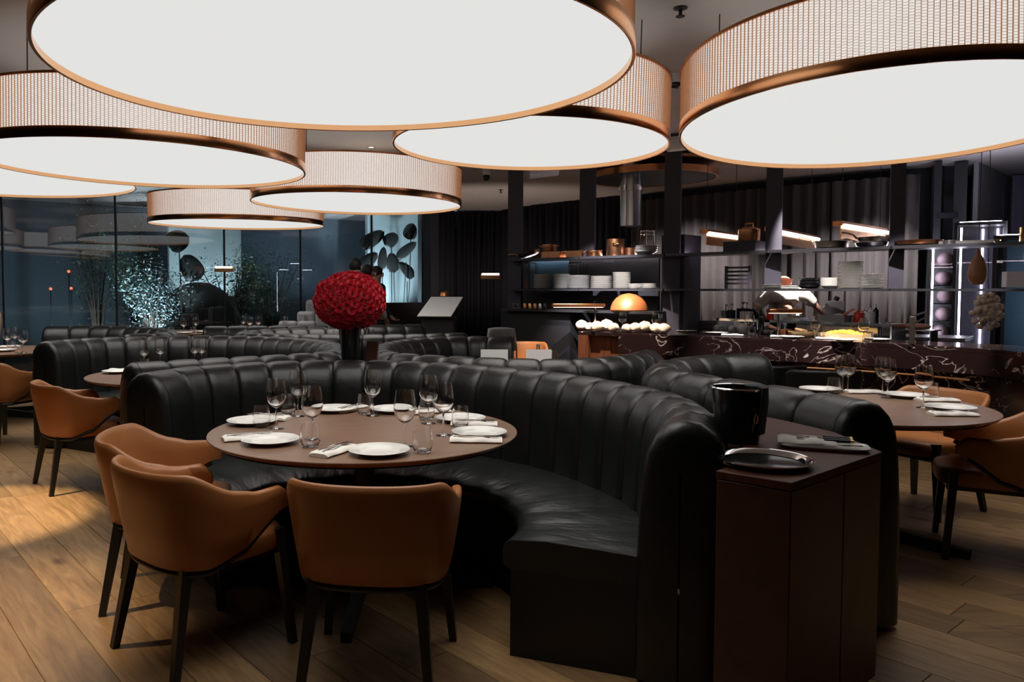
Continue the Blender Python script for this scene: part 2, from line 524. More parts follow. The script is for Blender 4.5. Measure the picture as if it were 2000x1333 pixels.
for row in range(-40, 75):
    off = row * 0.215 + 0.09
    s = -16 + rnd.random() * 2
    while s < 14:
        Ln = rnd.choice((1.5, 1.9, 2.3))
        c = pn * off + pd * (s + Ln / 2); s += Ln
        if not (-9 < c.x < 9.5 and 0.3 < c.y < 19.3): continue
        near = (1.6 < c.y < 6.6 and -4.4 < c.x < 4.6 and abs(c.x + 0.2) < c.y * 0.85 + 0.6)
        if near and nplank < 298:
            put('plank', plank_mesh[Ln], None, fl, (c.x, c.y, 0), (0, 0, prot)); nplank += 1
        else:
            m4 = Matrix.Translation((c.x, c.y, 0)) @ Matrix.Rotation(prot, 4, 'Z')
            me = plank_mesh[Ln]
            far_planks.add([v.co for v in me.vertices], [tuple(p.vertices) for p in me.polygons], m4)
fp = put('far_planking', far_planks.mesh('far_planking', smooth=False), M['plank'], fl); fp['kind'] = 'stuff'
ce = put('ceiling', MB().box((0, 7.5, CEIL + 0.05), (24, 27, 0.1)), M['ceiling']); tag(ce, kind='structure')
for nm, c, s in (('wall_near', (0, -5.5, 1.65), (22, 0.2, 3.3)), ('wall_left', (-9.5, 4, 1.65), (0.2, 19, 3.3)), ('wall_right', (10.7, 4, 1.65), (0.2, 19, 3.3))):
    tag(put(nm, MB().box(c, s), M['wall']), kind='structure')


def wall_between(name, a, b, z0, z1, th, m, parent=None):
    a, b = Vector((*a, 0)), Vector((*b, 0)); d = b - a
    o = put(name, MB().box((0, 0, 0), (d.length, th, z1 - z0)), m, parent, ((a.x + b.x) / 2, (a.y + b.y) / 2, (z0 + z1) / 2), (0, 0, math.atan2(d.y, d.x)))
    return o


# curtain wall behind the kitchen
CW = [(-0.05, 17.6), (0.4, 18.4), (1.4, 18.5), (2.2, 17.0), (5.5, 13.2), (7.0, 11.9), (7.75, 11.4), (9.7, 13.2), (10.5, 13.1)]
for i, (a, b) in enumerate(zip(CW, CW[1:])):
    d = (Vector(b) - Vector(a)).normalized(); nrm = Vector((-d.y, d.x)) * 0.35
    tag(wall_between('wall_back' if i == 0 else 'wall_back.%03d' % i, Vector(a) + nrm, Vector(b) + nrm, 0, CEIL, 0.1, M['wall']), kind='structure')


def curtain(a, b, z0, z1, m, label, pleat=0.16, amp=0.045, group=None):
    a, b = Vector((*a, 0)), Vector((*b, 0)); d = (b - a); Ln = d.length; d.normalize(); nn = Vector((-d.y, d.x, 0))
    k = max(8, int(Ln / pleat * 8)); rows = []
    ph = rnd.random() * 9
    for i in range(k + 1):
        s = Ln * i / k
        o = amp * (sin(2 * PI * s / pleat + ph) + 0.45 * sin(2 * PI * s / pleat * 0.43 + 2 * ph) + 0.3 * sin(2 * PI * s / pleat * 1.7 + ph))
        p = a + d * s + nn * o
        rows.append([(p.x - a.x, p.y - a.y, z0), (p.x - a.x, p.y - a.y, z1)])
    b_ = MB(); b_.grid(rows)
    o = put('curtain', b_.mesh('curtain', angle=80), m, None, (a.x, a.y, 0))
    sm = o.modifiers.new('thick', 'SOLIDIFY'); sm.thickness = 0.006
    return tag(o, label, 'curtain', group)


curtain((0.05, 17.5), (0.45, 18.2), 0.02, 3.28, M['curtain_blue'], 'black curtain beside the big window, left of the lectern')
curtain((0.45, 18.2), (1.5, 18.3), 0.02, 3.28, M['curtain_blue'], 'long black curtain behind the white menu lectern')
curtain((1.5, 18.3), (2.2, 17.0), 0.02, 3.28, M['curtain_blue'], 'black curtain just left of the first bar column')
curtain((2.2, 17.0), (3.85, 15.1), 0.02, 3.28, M['curtain_blue'], 'black curtain behind the copper pans on the bar shelf')
curtain((3.85, 15.1), (5.5, 13.2), 0.02, 3.15, M['curtain'], 'dark brown pleated curtain behind the steel hood pipe and tall pole', 0.2)
curtain((5.5, 13.2), (6.3, 12.4), 0.02, 3.15, M['curtain'], 'dark pleated curtain behind the chef', 0.2, 0.06)
curtain((6.3, 12.4), (7.2, 11.55), 0.02, 3.15, M['curtain'], 'dark pleated curtain between the chef and the lit display fridge', 0.2, 0.06)

# glass wall towards the garden
WA, WB = Vector((-9.4, 10.2, 0)), Vector((-0.25, 17.0, 0))
wd = (WB - WA); WL = wd.length; wd.normalize(); wn = Vector((-wd.y, wd.x, 0)); wrot = math.atan2(wd.y, wd.x)


def on_glass(px, z=1.4):
    """plan position where the sight line of a photo column meets the glass wall"""
    u, f, up = ray(px, 566)
    t = (WA.x * f - WA.y * u) / (wd.y * u - wd.x * f)
    return WA + wd * t


def pane_of(o):
    o.data.materials.append(M['clear'])
    for p in o.data.polygons: p.material_index = 0 if p.normal.y < -0.9 else 1
    return o


stops = [WA] + [on_glass(px) for px in (8, 229, 440, 588, 727)] + [WB]
for i, (a, b) in enumerate(zip(stops, stops[1:])):
    c = (a + b) / 2; Ln = (b - a).length
    root = thing('window_%d' % (i + 1), None, None, (c.x, c.y, 0), wrot); root['kind'] = 'structure'
    pane_of(put('pane', MB().box((0, 0, 1.66), (Ln - 0.03, 0.012, 3.2)), M['window'], root))
    fr = MB()
    fr.box((0, 0, 0.04), (Ln, 0.07, 0.08)); fr.box((0, 0, 3.27), (Ln, 0.07, 0.06))
    put('frame', fr, M['black'], root)
    put('mullion', MB().box((Ln / 2 - 0.012, 0, 1.66), (0.024, 0.05, 3.16)), M['black'], root)
tag(put('trim_1', MB().box((0, 0, 1.65), (0.22, 0.3, 3.3)), M['wall'], None, (WB.x + 0.15, WB.y + 0.2, 0), (0, 0, wrot)), kind='structure')
tag(put('trim_2', MB().box((0, 0, 0.58), (1.6, 0.2, 1.16)), M['black'], None, (WB.x - 0.7, WB.y - 0.75, 0), (0, 0, wrot)), kind='structure')

# ---------------------------------------------------------------- drum lamps


def lamp(cx, cy, rad, tx, ty, label, e=1.0, name='drum_lamp'):
    h = 0.43 * e
    cx, cy, rad = cx * e, cy * e, rad * e
    root = thing(name, label, 'lamp', (cx, cy, EYE + e), rot=(math.atan(ty), -math.atan(tx), 0), group='copper drum lamps over the tables')
    n = 160
    put('diffuser', MB().lathe([(0, 0.032), (rad - 0.012, 0.032), (rad - 0.012, 0.036), (0, 0.036)], n), M['diffuser'], root)
    put('bottom_ring', MB().lathe([(rad - 0.014, 0.03), (rad - 0.014, 0.002), (rad - 0.010, 0), (rad - 0.002, 0), (rad, 0.003), (rad, 0.072), (rad - 0.004, 0.075), (rad - 0.012, 0.075), (rad - 0.014, 0.03)], n), M['copper'], root)
    put('top_ring', MB().lathe([(rad - 0.012, h - 0.018), (rad, h - 0.018), (rad, h), (rad - 0.03, h), (rad - 0.03, h - 0.004), (rad - 0.012, h - 0.004), (rad - 0.012, h - 0.018)], n), M['copper_dark'], root)
    b = MB(); rows = []; uv = []
    for i in range(n + 1):
        a = 2 * PI * i / n
        rows.append([((rad - 0.012) * cos(a), (rad - 0.012) * sin(a), z) for z in (0.074, h - 0.016)])
        uv += [(rad * a, 0.0), (rad * a, h - 0.09)]
    b.grid(rows)
    sh = put('mesh_shade', b.mesh('mesh_shade', uvs=uv), woven('woven_shade', rad), root)
    k = int(2 * PI * rad / 0.026); fb = MB()
    for i in range(k):
        a = 2 * PI * i / k; ca, sa = cos(a), sin(a); t = 0.0009
        r0, r1 = rad - 0.0118, rad - 0.005
        vs = [(r0 * ca - t * sa, r0 * sa + t * ca), (r1 * ca - t * sa, r1 * sa + t * ca), (r1 * ca + t * sa, r1 * sa - t * ca), (r0 * ca + t * sa, r0 * sa - t * ca)]
        fb.add([(x, y, 0.074) for x, y in vs] + [(x, y, h - 0.017) for x, y in vs], [(0, 1, 5, 4), (1, 2, 6, 5), (2, 3, 7, 6)])
    wr = put('wire_ribs', fb.mesh('wire_ribs', smooth=False), M['wire'], sh); wr['kind'] = 'stuff'
    put('top_cover', MB().lathe([(0, h - 0.02), (rad - 0.02, h - 0.02), (rad - 0.02, h - 0.012), (0, h - 0.012)], 64), M['white_plastic'], root)
    for k in range(4):
        a = PI / 4 + k * PI / 2 + 0.3
        x, y = 0.8 * rad * cos(a), 0.8 * rad * sin(a)
        zt = CEIL - EYE - e - tx * x - ty * y - 0.012
        put('cable', MB().tube([(x, y, h - 0.02), (x, y, zt)], 0.004, 6), M['black'], root)
    for nm, z, rx, k in (('lamp_light', -0.004, 0, DOWN), ('added_uplight', h + 0.004, PI, UP)):
        l = bpy.data.lights.new(nm, 'AREA'); l.shape = 'DISK'; l.size = 1.9 * rad; l.color = (1.0, 0.93, 0.85)
        l.energy = k * PI * PI * rad * rad; l.spread = R(SPREAD)
        o = bpy.data.objects.new(nm, l); COL.objects.link(o); o.parent = root; o.location = (0, 0, z); o.rotation_euler = (rx, 0, 0)
    return root


lamp(-0.42, 3.648, 1.3137, 0.0036, 0.0068, 'largest drum lamp, hanging right above the nearest round table', 0.93)
lamp(2.7321, 4.797, 1.1757, -0.0203, -0.0591, 'big drum lamp above the table beside the marble bar, in the upper right corner')
lamp(-2.3739, 6.3734, 1.2945, -0.018, 0.0002, 'drum lamp over the second booth, partly hidden behind the largest lamp on its left side')
lamp(-4.1185, 7.2289, 1.25, 0.0, 0.0, 'drum lamp at the left edge of the view, mostly hidden above and behind another lamp', 1.15)
lamp(-0.9232, 9.16, 1.2328, -0.0196, 0.0025, 'mid-sized looking drum lamp above the red roses, with its full drum showing')
lamp(-3.0481, 11.9772, 1.3193, -0.0072, 0.0187, 'farthest drum lamp, nearest the garden window')
lamp(0.6566, 5.487, 0.9579, -0.0267, -0.0115, 'smaller drum lamp in front of the bar columns, half behind the largest lamp', 1.05)


# ---------------------------------------------------------------- ceiling fittings


def downlight(x, y, tx, ty, power, size=34, label='', col=(1.0, 0.76, 0.48), blend=0.4):
    root = thing('ceiling_downlight', label, 'downlight', (x, y, CEIL), group=None)
    put('trim_ring', MB().lathe([(0.035, -0.004), (0.05, -0.004), (0.05, 0), (0.035, 0), (0.035, -0.004)], 24), M['black'], root)
    put('lens', MB().lathe([(0, -0.003), (0.034, -0.003), (0.034, 0), (0, 0)], 20), M['spot'], root)
    l = bpy.data.lights.new('beam', 'SPOT'); l.energy = power; l.spot_size = R(size); l.spot_blend = blend; l.color = col; l.shadow_soft_size = 0.03
    o = bpy.data.objects.new('beam', l); COL.objects.link(o); o.parent = root; o.location = (0, 0, -0.06)
    o.rotation_euler = Vector((tx - x, ty - y, -CEIL)).to_track_quat('-Z', 'Y').to_euler()
    return root


downlight(-3.75, 4.55, -3.05, 4.75, 900, 30, 'small ceiling downlight shining on the floor beside the single left tan chair')
downlight(-2.75, 2.75, -2.25, 3.05, 620, 40, 'small ceiling downlight over the bare floor at the near left', blend=0.8)
downlight(3.9, 7.6, 4.17, 9.85, 1500, 24, 'ceiling downlight over the chef', (1.0, 0.9, 0.84))
downlight(1.7, 8.4, 2.13, 9.77, 900, 46, 'added ceiling downlight over the loaves on the bar', (1.0, 0.85, 0.72))  # unseen, added because the loaves came out dark
downlight(3.2, 7.0, 3.95, 8.7, 650, 42, 'added ceiling downlight over the dough tubs on the bar', (1.0, 0.92, 0.88))  # this and the next are unseen, added to brighten the bar items
downlight(4.0, 6.3, 4.85, 7.9, 650, 42, 'added ceiling downlight over the yellow fruit at the right of the bar', (1.0, 0.9, 0.86))
downlight(5.9, 10.3, 6.5, 12.2, 600, 80, 'added ceiling downlight washing the pleated curtain behind the kitchen', (0.95, 0.88, 0.92), 0.8)  # unseen fill, with the next one, added to lift the curtains out of black
downlight(3.7, 12.4, 4.7, 14.6, 500, 80, 'added ceiling downlight washing the dark curtain behind the hood', (0.95, 0.86, 0.86), 0.8)
for k, (a_, b_, pw) in enumerate((((1.2, 7.8), (2.86, 11.35), 2000),)):
    downlight(*a_, *b_, pw, 30, 'ceiling downlight before the bar shelving, ' + ('near its left end', 'at its middle', 'near its right end')[k], (0.95, 0.92, 1.0), 0.8)
x, y, z = Q(725, 297, 10.2)
downlight(x, 10.2, x, 9.6, 200, 60, 'bright small ceiling downlight above the roses lamp')

def fitting(name, cat, label, px, py, d, parts):
    x, y, _ = Q(px, py, d)
    root = thing(name, label, cat, (x, y, CEIL))
    for nm, mb, m in parts: put(nm, mb, m, root)
    return root


fitting('security_camera', 'camera', 'white and black dome camera on the ceiling between the two right drum lamps', 1320, 155, 6.8,
        [('base', MB().lathe([(0, 0), (0.07, 0), (0.07, -0.06), (0.05, -0.07), (0, -0.07)], 24), M['white_plastic']), ('dome', MB().ball((0, 0, -0.08), (0.045, 0.045, 0.04)), M['black_gloss'])])
fitting('security_camera', 'camera', 'white dome camera hanging under the ceiling left of the bar columns', 950, 352, 12.0,
        [('base', MB().lathe([(0, 0), (0.06, 0), (0.06, -0.08), (0.045, -0.1), (0, -0.1)], 24), M['white_plastic']), ('dome', MB().ball((0, 0, -0.13), (0.055, 0.055, 0.06)), M['black_gloss'])])
for px, py, d, lb in ((1329, 20, 5.2, 'black sprinkler head on the ceiling near the top edge between two lamps'), (978, 402, 14.5, 'small dark sprinkler head on the ceiling left of the first bar column'), (1530, 342, 11.5, 'small dark sprinkler head on the ceiling above the bar, right of the fourth column'), (1398, 352, 12.5, 'small dark sprinkler head on the ceiling right of the round copper hood')):
    fitting('sprinkler', 'sprinkler', lb, px, py, d, [('cap', MB().lathe([(0, 0), (0.045, 0), (0.045, -0.008), (0.012, -0.012), (0.012, -0.05), (0.03, -0.055), (0.03, -0.06), (0, -0.06)], 20), M['black'])])
x, y, z = Q(1062, 338, 11.2)
rt = thing('ceiling_speaker', 'white cylindrical speaker tilted under the ceiling behind the second bar column', 'speaker', (x, y, CEIL))
put('cabinet', MB().tube([(-0.22, 0, z - CEIL), (0.2, 0.05, z - CEIL + 0.06)], 0.09, 20), M['white_plastic'], rt)
put('bracket', MB().tube([(0, 0, z - CEIL + 0.02), (0, 0, 0)], 0.012), M['white_plastic'], rt)
x, y, z = Q(1335, 245, 8.3)
rt = thing('ceiling_speaker', 'white cylindrical speaker under the ceiling hidden beside the upper right drum lamp', 'speaker', (x, y, CEIL))
put('cabinet', MB().tube([(-0.16, 0, -0.32), (0.16, 0.05, -0.28)], 0.08, 20), M['white_plastic'], rt)
put('bracket', MB().tube([(0, 0, -0.3), (0, 0, 0)], 0.012), M['white_plastic'], rt)

# round copper hood with its steel pipe
x, y, z = Q(1275, 335, 10.8)
hood = thing('extractor_hood', 'round copper canopy hood with a steel pipe above the bar shelves', 'hood', (x, y, 0))
put('canopy', MB().lathe([(0, 3.05), (0.84, 2.97), (0.85, 2.975), (0.85, 3.03), (0.84, 3.04), (0.3, 3.12), (0, 3.12)], 72), M['black'], hood)
put('rim', MB().lathe([(0.835, 2.965), (0.86, 2.965), (0.86, 3.05), (0.835, 3.05), (0.835, 2.965)], 72), M['copper_dark'], hood)
put('upper_disc', MB().lathe([(0, 3.15), (0.88, 3.15), (0.89, 3.16), (0.89, 3.19), (0, 3.19)], 72, c=(0.06, 0.1, 0)), M['copper_dark'], hood)
x2, y2, z2 = Q(1232, 442, 10.6)
pp = put('pipe', MB().lathe([(0.135, 0), (0.145, 0), (0.145, 1.0), (0.135, 1.0), (0.135, 0)], 40, c=(x2 - x, y2 - y, z2)), M['steel'], hood)
put('collar', MB().lathe([(0.15, 2.78), (0.158, 2.78), (0.158, 2.85), (0.15, 2.85), (0.15, 2.78)], 40, c=(x2 - x, y2 - y, 0)), M['chrome'], pp)
put('hanger', MB().tube([(0.5, 0, 3.18), (0.5, 0, CEIL)], 0.01), M['black'], hood)
put('hanger', MB().tube([(-0.5, 0, 3.18), (-0.5, 0, CEIL)], 0.01), M['black'], hood)

# ---------------------------------------------------------------- channelled leather booths
PROF = [(-0.185, 0.40), (-0.18, 0.52), (-0.172, 0.65), (-0.162, 0.77), (-0.148, 0.85), (-0.118, 0.91), (-0.075, 0.952), (-0.02, 0.97), (0.035, 0.962), (0.082, 0.93),
        (0.112, 0.885), (0.124, 0.82), (0.126, 0.70), (0.126, 0.50), (0.126, 0.25), (0.124, 0.02)]


def prof_normals():
    out = []
    for i, p in enumerate(PROF):
        a, b = PROF[max(0, i - 1)], PROF[min(len(PROF) - 1, i + 1)]
        tx, tz = b[0] - a[0], b[1] - a[1]; l = math.hypot(tx, tz)
        out.append((-tz / l, tx / l))
    return out


PN = prof_normals()
SS = [0, 0.012, 0.035, 0.08, 0.16, 0.3, 0.5, 0.7, 0.84, 0.92, 0.965, 0.988, 1]


def booth(label, path, nchan, inner, seat_inner=None, name='banquette', m=None, scale=1.0, depth=0.013):
    """inner: a point on the sitting side; seat_inner: list of plan points for the seat's front edge"""
    m = m or M['black_leather']
    nsub = nchan * 20
    pts, Ln = spline(path, nsub)
    mid = pts[nsub // 2]
    org = Vector((sum(p.x for p in pts) / len(pts), sum(p.y for p in pts) / len(pts), 0))
    nor = []
    for i in range(nsub + 1):
        d = (pts[min(i + 1, nsub)] - pts[max(i - 1, 0)]).normalized()
        nor.append(Vector((d.y, -d.x, 0)))
    side = 1 if (mid - Vector((*inner, 0))).dot(nor[nsub // 2]) > 0 else -1
    nor = [n * side for n in nor]          # points to the outside
    root = thing(name, label, 'booth seat', (org.x, org.y, 0), group='black leather booths')

    def at(s):
        i = min(nsub - 1, max(0, int(s))); t = s - i
        return pts[i].lerp(pts[i + 1], t) - org, nor[i].lerp(nor[i + 1], t).normalized()
    for c in range(nchan):
        rows = []
        for s in SS:
            e = abs(2 * s - 1)
            pin = depth * e ** 9 + 0.45 * depth * e ** 3
            if (c == 0 and s < 0.5) or (c == nchan - 1 and s > 0.5): pin = 0
            p, n = at((c + s) * 20)
            row = []
            for (o, z), (no, nz) in zip(PROF, PN):
                o2, z2 = o * scale - no * pin, z * scale - nz * pin
                q = p + n * o2; row.append((q.x, q.y, z2))
            rows.append(row)
        b = MB(); b.grid(rows, flip=(side < 0))
        put('back_channel', b.mesh('back_channel', angle=80), m, root)
    for c, sg in ((0, -1), (nsub, 1)):
        p, n = at(c); d = Vector((-n.y, n.x, 0))
        if (pts[min(c + 1, nsub)] - pts[max(c - 1, 0)]).dot(d) * sg < 0: d = -d
        cx = -0.03; rows = []
        for k, out in ((1.0, -0.03), (1.0, 0.0), (0.975, 0.022), (0.9, 0.04), (0.75, 0.05), (0.4, 0.054), (0.02, 0.055)):
            row = []
            for o, z in PROF + [(0.06, 0.02), (-0.05, 0.02), (-0.185, 0.02), (-0.185, 0.2)]:
                zc = 0.78 if z > 0.78 else z
                o2 = cx + (o - cx) * k; z2 = zc + (z - zc) * k
                q = p + n * (o2 * scale) + d * (out * scale); row.append((q.x, q.y, z2 * scale))
            rows.append(row)
        b = MB(); b.grid(rows, cv=True)
        put('end_panel', b.mesh('end_panel', angle=80), m, root)
    # seat
    ns = max(24, nchan * 5)
    if seat_inner:
        ip, _ = spline(seat_inner, ns); ip = [q - org for q in ip]
    else:
        cc = Vector((*inner, 0)) - org
        ip = [cc + (at(i / ns * nsub)[0] - cc) * 0.46 for i in range(ns + 1)]
    op = [at(i / ns * nsub)[0] + at(i / ns * nsub)[1] * (-0.15 * scale) for i in range(ns + 1)]
    if (ip[0] - op[0]).length > (ip[-1] - op[0]).length: ip = ip[::-1]
    rows = []; uv = []; u = 0
    for i in range(ns + 1):
        a, b_ = ip[i], op[i]
        if i: u += (ip[i] - ip[i - 1]).length * 0.5 + (op[i] - op[i - 1]).length * 0.5
        row = []
        for k, (t, z) in enumerate(((0.03, 0.345), (0.0, 0.36), (-0.012, 0.40), (0.0, 0.44), (0.05, 0.458), (0.3, 0.468), (0.65, 0.462), (1.0, 0.452), (1.0, 0.345))):
            q = a.lerp(b_, t); zz = z
            if 0 < i < ns and 4 <= k <= 6: zz += 0.004 * sin(u * 23 + k)
            row.append((q.x, q.y, zz * scale)); uv.append((u * 2.2, t * 0.7 * (b_ - a).length))
        rows.append(row)
    b = MB(); b.grid(rows)
    o0 = len(rows[0])
    b.f.append(tuple(range(o0))); b.f.append(tuple(ns * o0 + o0 - 1 - k for k in range(o0)))
    put('seat_cushion', b.mesh('seat_cushion', uvs=uv, angle=60), M['seat_leather'], root)
    rows = []
    for i in range(ns + 1):
        a, b_ = ip[i], op[i]
        row = [(*a.lerp(b_, 0.05).xy, 0.0), (*a.lerp(b_, 0.05).xy, 0.345 * scale), (*a.lerp(b_, 0.98).xy, 0.345 * scale), (*a.lerp(b_, 0.98).xy, 0.0)]
        rows.append(row)
    b = MB(); b.grid(rows, cv=True)
    b.f.append((0, 1, 2, 3)); b.f.append(tuple(ns * 4 + 3 - k for k in range(4)))
    put('plinth', b.mesh('plinth', angle=30), M['plinth'], root)
    return root


seat_arc = [(-0.33 + 0.69 * cos(R(a)), 3.31 + 0.69 * sin(R(a))) for a in range(-30, 171, 12)]
booth('nearest curved black leather booth around the fully laid round table',
      [(-1.62, 4.30), (-1.46, 4.70), (-1.02, 5.0), (-0.5, 5.07), (-0.1, 4.96), (0.32, 4.68), (0.70, 4.30), (0.93, 3.87), (1.05, 3.45), (1.03, 3.05), (0.905, 2.71)], 21, (-0.33, 3.6), seat_arc)
booth('curved black leather booth right of the red brown cabinet, seen from behind',
      [(1.775, 3.2), (1.72, 3.47), (1.6, 3.8), (1.47, 4.15), (1.38, 4.5), (1.41, 4.8), (1.62, 5.2), (1.95, 5.5), (2.35, 5.62)], 10, (2.5, 4.5))
booth('curved black leather booth behind the nearest one on the left, its back channels facing us',
      [(-3.52, 6.95), (-3.45, 7.25), (-3.27, 7.52), (-2.95, 7.7), (-2.35, 7.82), (-1.75, 7.7), (-1.25, 7.35), (-0.92, 6.85), (-0.77, 6.3), (-0.8, 5.8), (-1.06, 5.5), (-1.4, 5.26), (-1.65, 5.08), (-1.9, 4.86)], 28, (-2.2, 6.3))
booth('curved black leather booth right of the rose vase, in front of the white menu cards',
      [(0.75, 7.62), (0.35, 7.72), (0.0, 7.6), (-0.28, 7.25), (-0.43, 6.75), (-0.45, 6.2), (-0.32, 5.7), (0.0, 5.42), (0.45, 5.19), (0.82, 5.12), (1.13, 5.26), (1.42, 5.56), (1.66, 5.95)], 24, (1.0, 6.5))
booth('distant curved black leather booth left of the rose vase, opening towards the right',
      [(-0.9, 9.42), (-1.45, 9.34), (-1.93, 9.08), (-2.15, 8.7), (-2.05, 8.3), (-1.7, 8.12), (-1.2, 8.02), (-0.7, 8.0), (-0.2, 8.08), (0.3, 8.3)], 20, (-0.9, 8.75))
booth('distant curved black leather booth at the left, behind the table at the left edge',
      [(-4.9, 9.75), (-4.4, 9.85), (-3.8, 9.7), (-3.3, 9.3), (-3.0, 8.75), (-2.98, 8.3), (-3.2, 8.02)], 12, (-4.3, 8.6))
booth('farthest long black leather banquette below the garden window',
      [(-2.9, 9.80), (-2.3, 9.88), (-1.6, 9.95), (-0.9, 10.1), (-0.2, 10.4)], 11, (-1.5, 11.2))

# ---------------------------------------------------------------- tables


def build_table():
    root = thing('round_table', '', 'table', group='round dining tables')
    put('tabletop', MB().lathe([(0, 0.728), (0.68, 0.728), (0.72, 0.745), (0.7295, 0.754), (0.73, 0.7575), (0.7285, 0.76), (0, 0.76)], 96), M['table'], root)
    put('underside', MB().lathe([(0, 0.71), (0.6, 0.715), (0.69, 0.727), (0, 0.727)], 64), M['black'], root)
    put('column', MB().lathe([(0, 0.04), (0.06, 0.04), (0.055, 0.1), (0.05, 0.6), (0.09, 0.7), (0.14, 0.712), (0, 0.712)], 28), M['black'], root)
    for k in range(4):
        a = R(-14) + k * PI / 2
        put('foot', MB().bar((0.03 * cos(a), 0.03 * sin(a), 0.065), (0.62 * cos(a), 0.62 * sin(a), 0.022), 0.05, 0.045, 0.09, 0.044), M['black'], root)
    return root


table = Maker(build_table)
TC = Vector((-0.34, 3.68)); RT = Vector((2.43, 4.5)); LT = Vector((-2.0, 6.12)); LE = Vector((-4.86, 8.55)); MT = Vector((1.15, 6.5)); FT = Vector((-2.75, 12.9)); FT2 = Vector((-4.2, 12.2))
table((TC.x, TC.y, 0), R(12), 'nearest round walnut table, fully laid for seven in front of the black booth')
table((RT.x, RT.y, 0), R(-35), 'round walnut table beside the marble bar, behind the cabinet on the right')
table((LT.x, LT.y, 0), R(20), 'round walnut table of the second booth, behind the single left tan chair')
table((LE.x, LE.y, 0), R(10), 'round walnut table cut by the left edge of the view')
table((MT.x, MT.y, 0), R(30), 'round walnut table with white menu cards in the middle booth')
table((-0.75, 8.75, 0), R(30), 'round walnut table of the distant booth behind the roses')
table((FT.x, FT.y, 0), R(5), 'far round table with glasses below the dark garden plants')
table((FT2.x, FT2.y, 0), R(25), 'far round table at the window, left of the tan far chair')

# ---------------------------------------------------------------- tub chairs
def shell_mesh():
    a, b = 0.285, 0.265
    N = 48; rows = []
    pts = []
    for i in range(N + 1):
        t = -1 + 2 * i / N
        u = abs(t)
        if u < 0.66:
            ph = u / 0.66 * PI / 2
            x = a * (sin(ph)) ** 0.72; y = -b * (cos(ph)) ** 0.62 if ph < PI / 2 - 1e-6 else 0.0
        else:
            x = a; y = (u - 0.66) / 0.34 * 0.20
            x = a - 0.02 * ((u - 0.66) / 0.34) ** 2
        pts.append(Vector((math.copysign(x, t), y, 0)))

    def sm(x, lo, hi):
        x = min(1, max(0, (x - lo) / (hi - lo))); return x * x * (3 - 2 * x)
    for i in range(N + 1):
        t = -1 + 2 * i / N; u = abs(t)
        d = (pts[min(i + 1, N)] - pts[max(i - 1, 0)]).normalized(); n = Vector((d.y, -d.x, 0))
        if n.dot(pts[i] - Vector((0, 0.05, 0))) < 0: n = -n
        top = 0.768 - 0.105 * sm(u, 0.36, 0.74) - 0.05 * sm(u, 0.93, 1.0)
        bot = 0.395 + 0.175 * sm(u, 0.48, 1.0)
        th = 0.034 - 0.012 * sm(u, 0.94, 1)
        row = []
        for f, o in ((0, 0.5), (0.02, 0.0), (0.35, -0.05), (0.7, -0.05), (0.93, 0.0), (0.985, 0.22), (1.0, 0.5), (0.985, 0.78), (0.93, 1.0), (0.7, 1.0), (0.35, 1.0), (0.02, 0.96)):
            z = bot + (top - bot) * f
            k = 1 + 0.16 * (z - 0.45) / 0.33
            lean = -0.05 * (z - 0.42) / 0.36 * max(0, 1 - u / 0.75)
            p = pts[i] - n * (th * o)
            row.append((p.x * k, p.y * (1 + (k - 1) * 0.5) + lean, z))
        rows.append(row)
    m = MB(); m.grid(rows, cv=True)
    nv = len(rows[0])
    m.f.append(tuple(nv - 1 - k for k in range(nv))); m.f.append(tuple(N * nv + k for k in range(nv)))
    rim = []
    for i in range(2, N - 1):
        q = Vector(rows[i][0]); rim.append((q.x, q.y, q.z - 0.010))
    return m.mesh('backrest', angle=70), rim


SHELL, RIM = shell_mesh()
SHELL2 = SHELL.copy()


def seat_mesh():
    rows = []
    n = 40
    for i in range(n):
        a = 2 * PI * i / n
        ca, sa = cos(a), sin(a)
        ex = 0.55
        x = 0.245 * math.copysign(abs(ca) ** ex, ca); y = 0.03 + 0.245 * math.copysign(abs(sa) ** ex, sa)
        rows.append([(x * k, 0.03 + (y - 0.03) * k, z) for k, z in ((0.02, 0.385), (0.9, 0.385), (0.985, 0.395), (1.0, 0.42), (0.99, 0.452), (0.95, 0.468), (0.8, 0.476), (0.4, 0.474), (0.02, 0.472))])
    m = MB(); m.grid(rows, cu=True, flip=True)
    return m.mesh('seat', angle=60)


SEAT = seat_mesh()


def build_chair(lm, shell, seatm, group):
    root = thing('tub_chair', '', 'chair', group=group)
    put('backrest', shell, lm, root)
    put('seat', seatm, lm, root)
    put('frame', MB().tube(RIM, 0.013, 8), M['dark_wood'], root)
    put('seat_frame', MB().box((0, 0.02, 0.375), (0.40, 0.42, 0.03)), M['dark_wood'], root)
    for sx in (-1, 1):
        put('leg', MB().bar((sx * 0.19, -0.20, 0.40), (sx * 0.232, -0.27, 0.0), 0.042, 0.028), M['dark_wood'], root)
        put('leg', MB().bar((sx * 0.215, 0.20, 0.47), (sx * 0.262, 0.235, 0.0), 0.042, 0.028), M['dark_wood'], root)
    return root


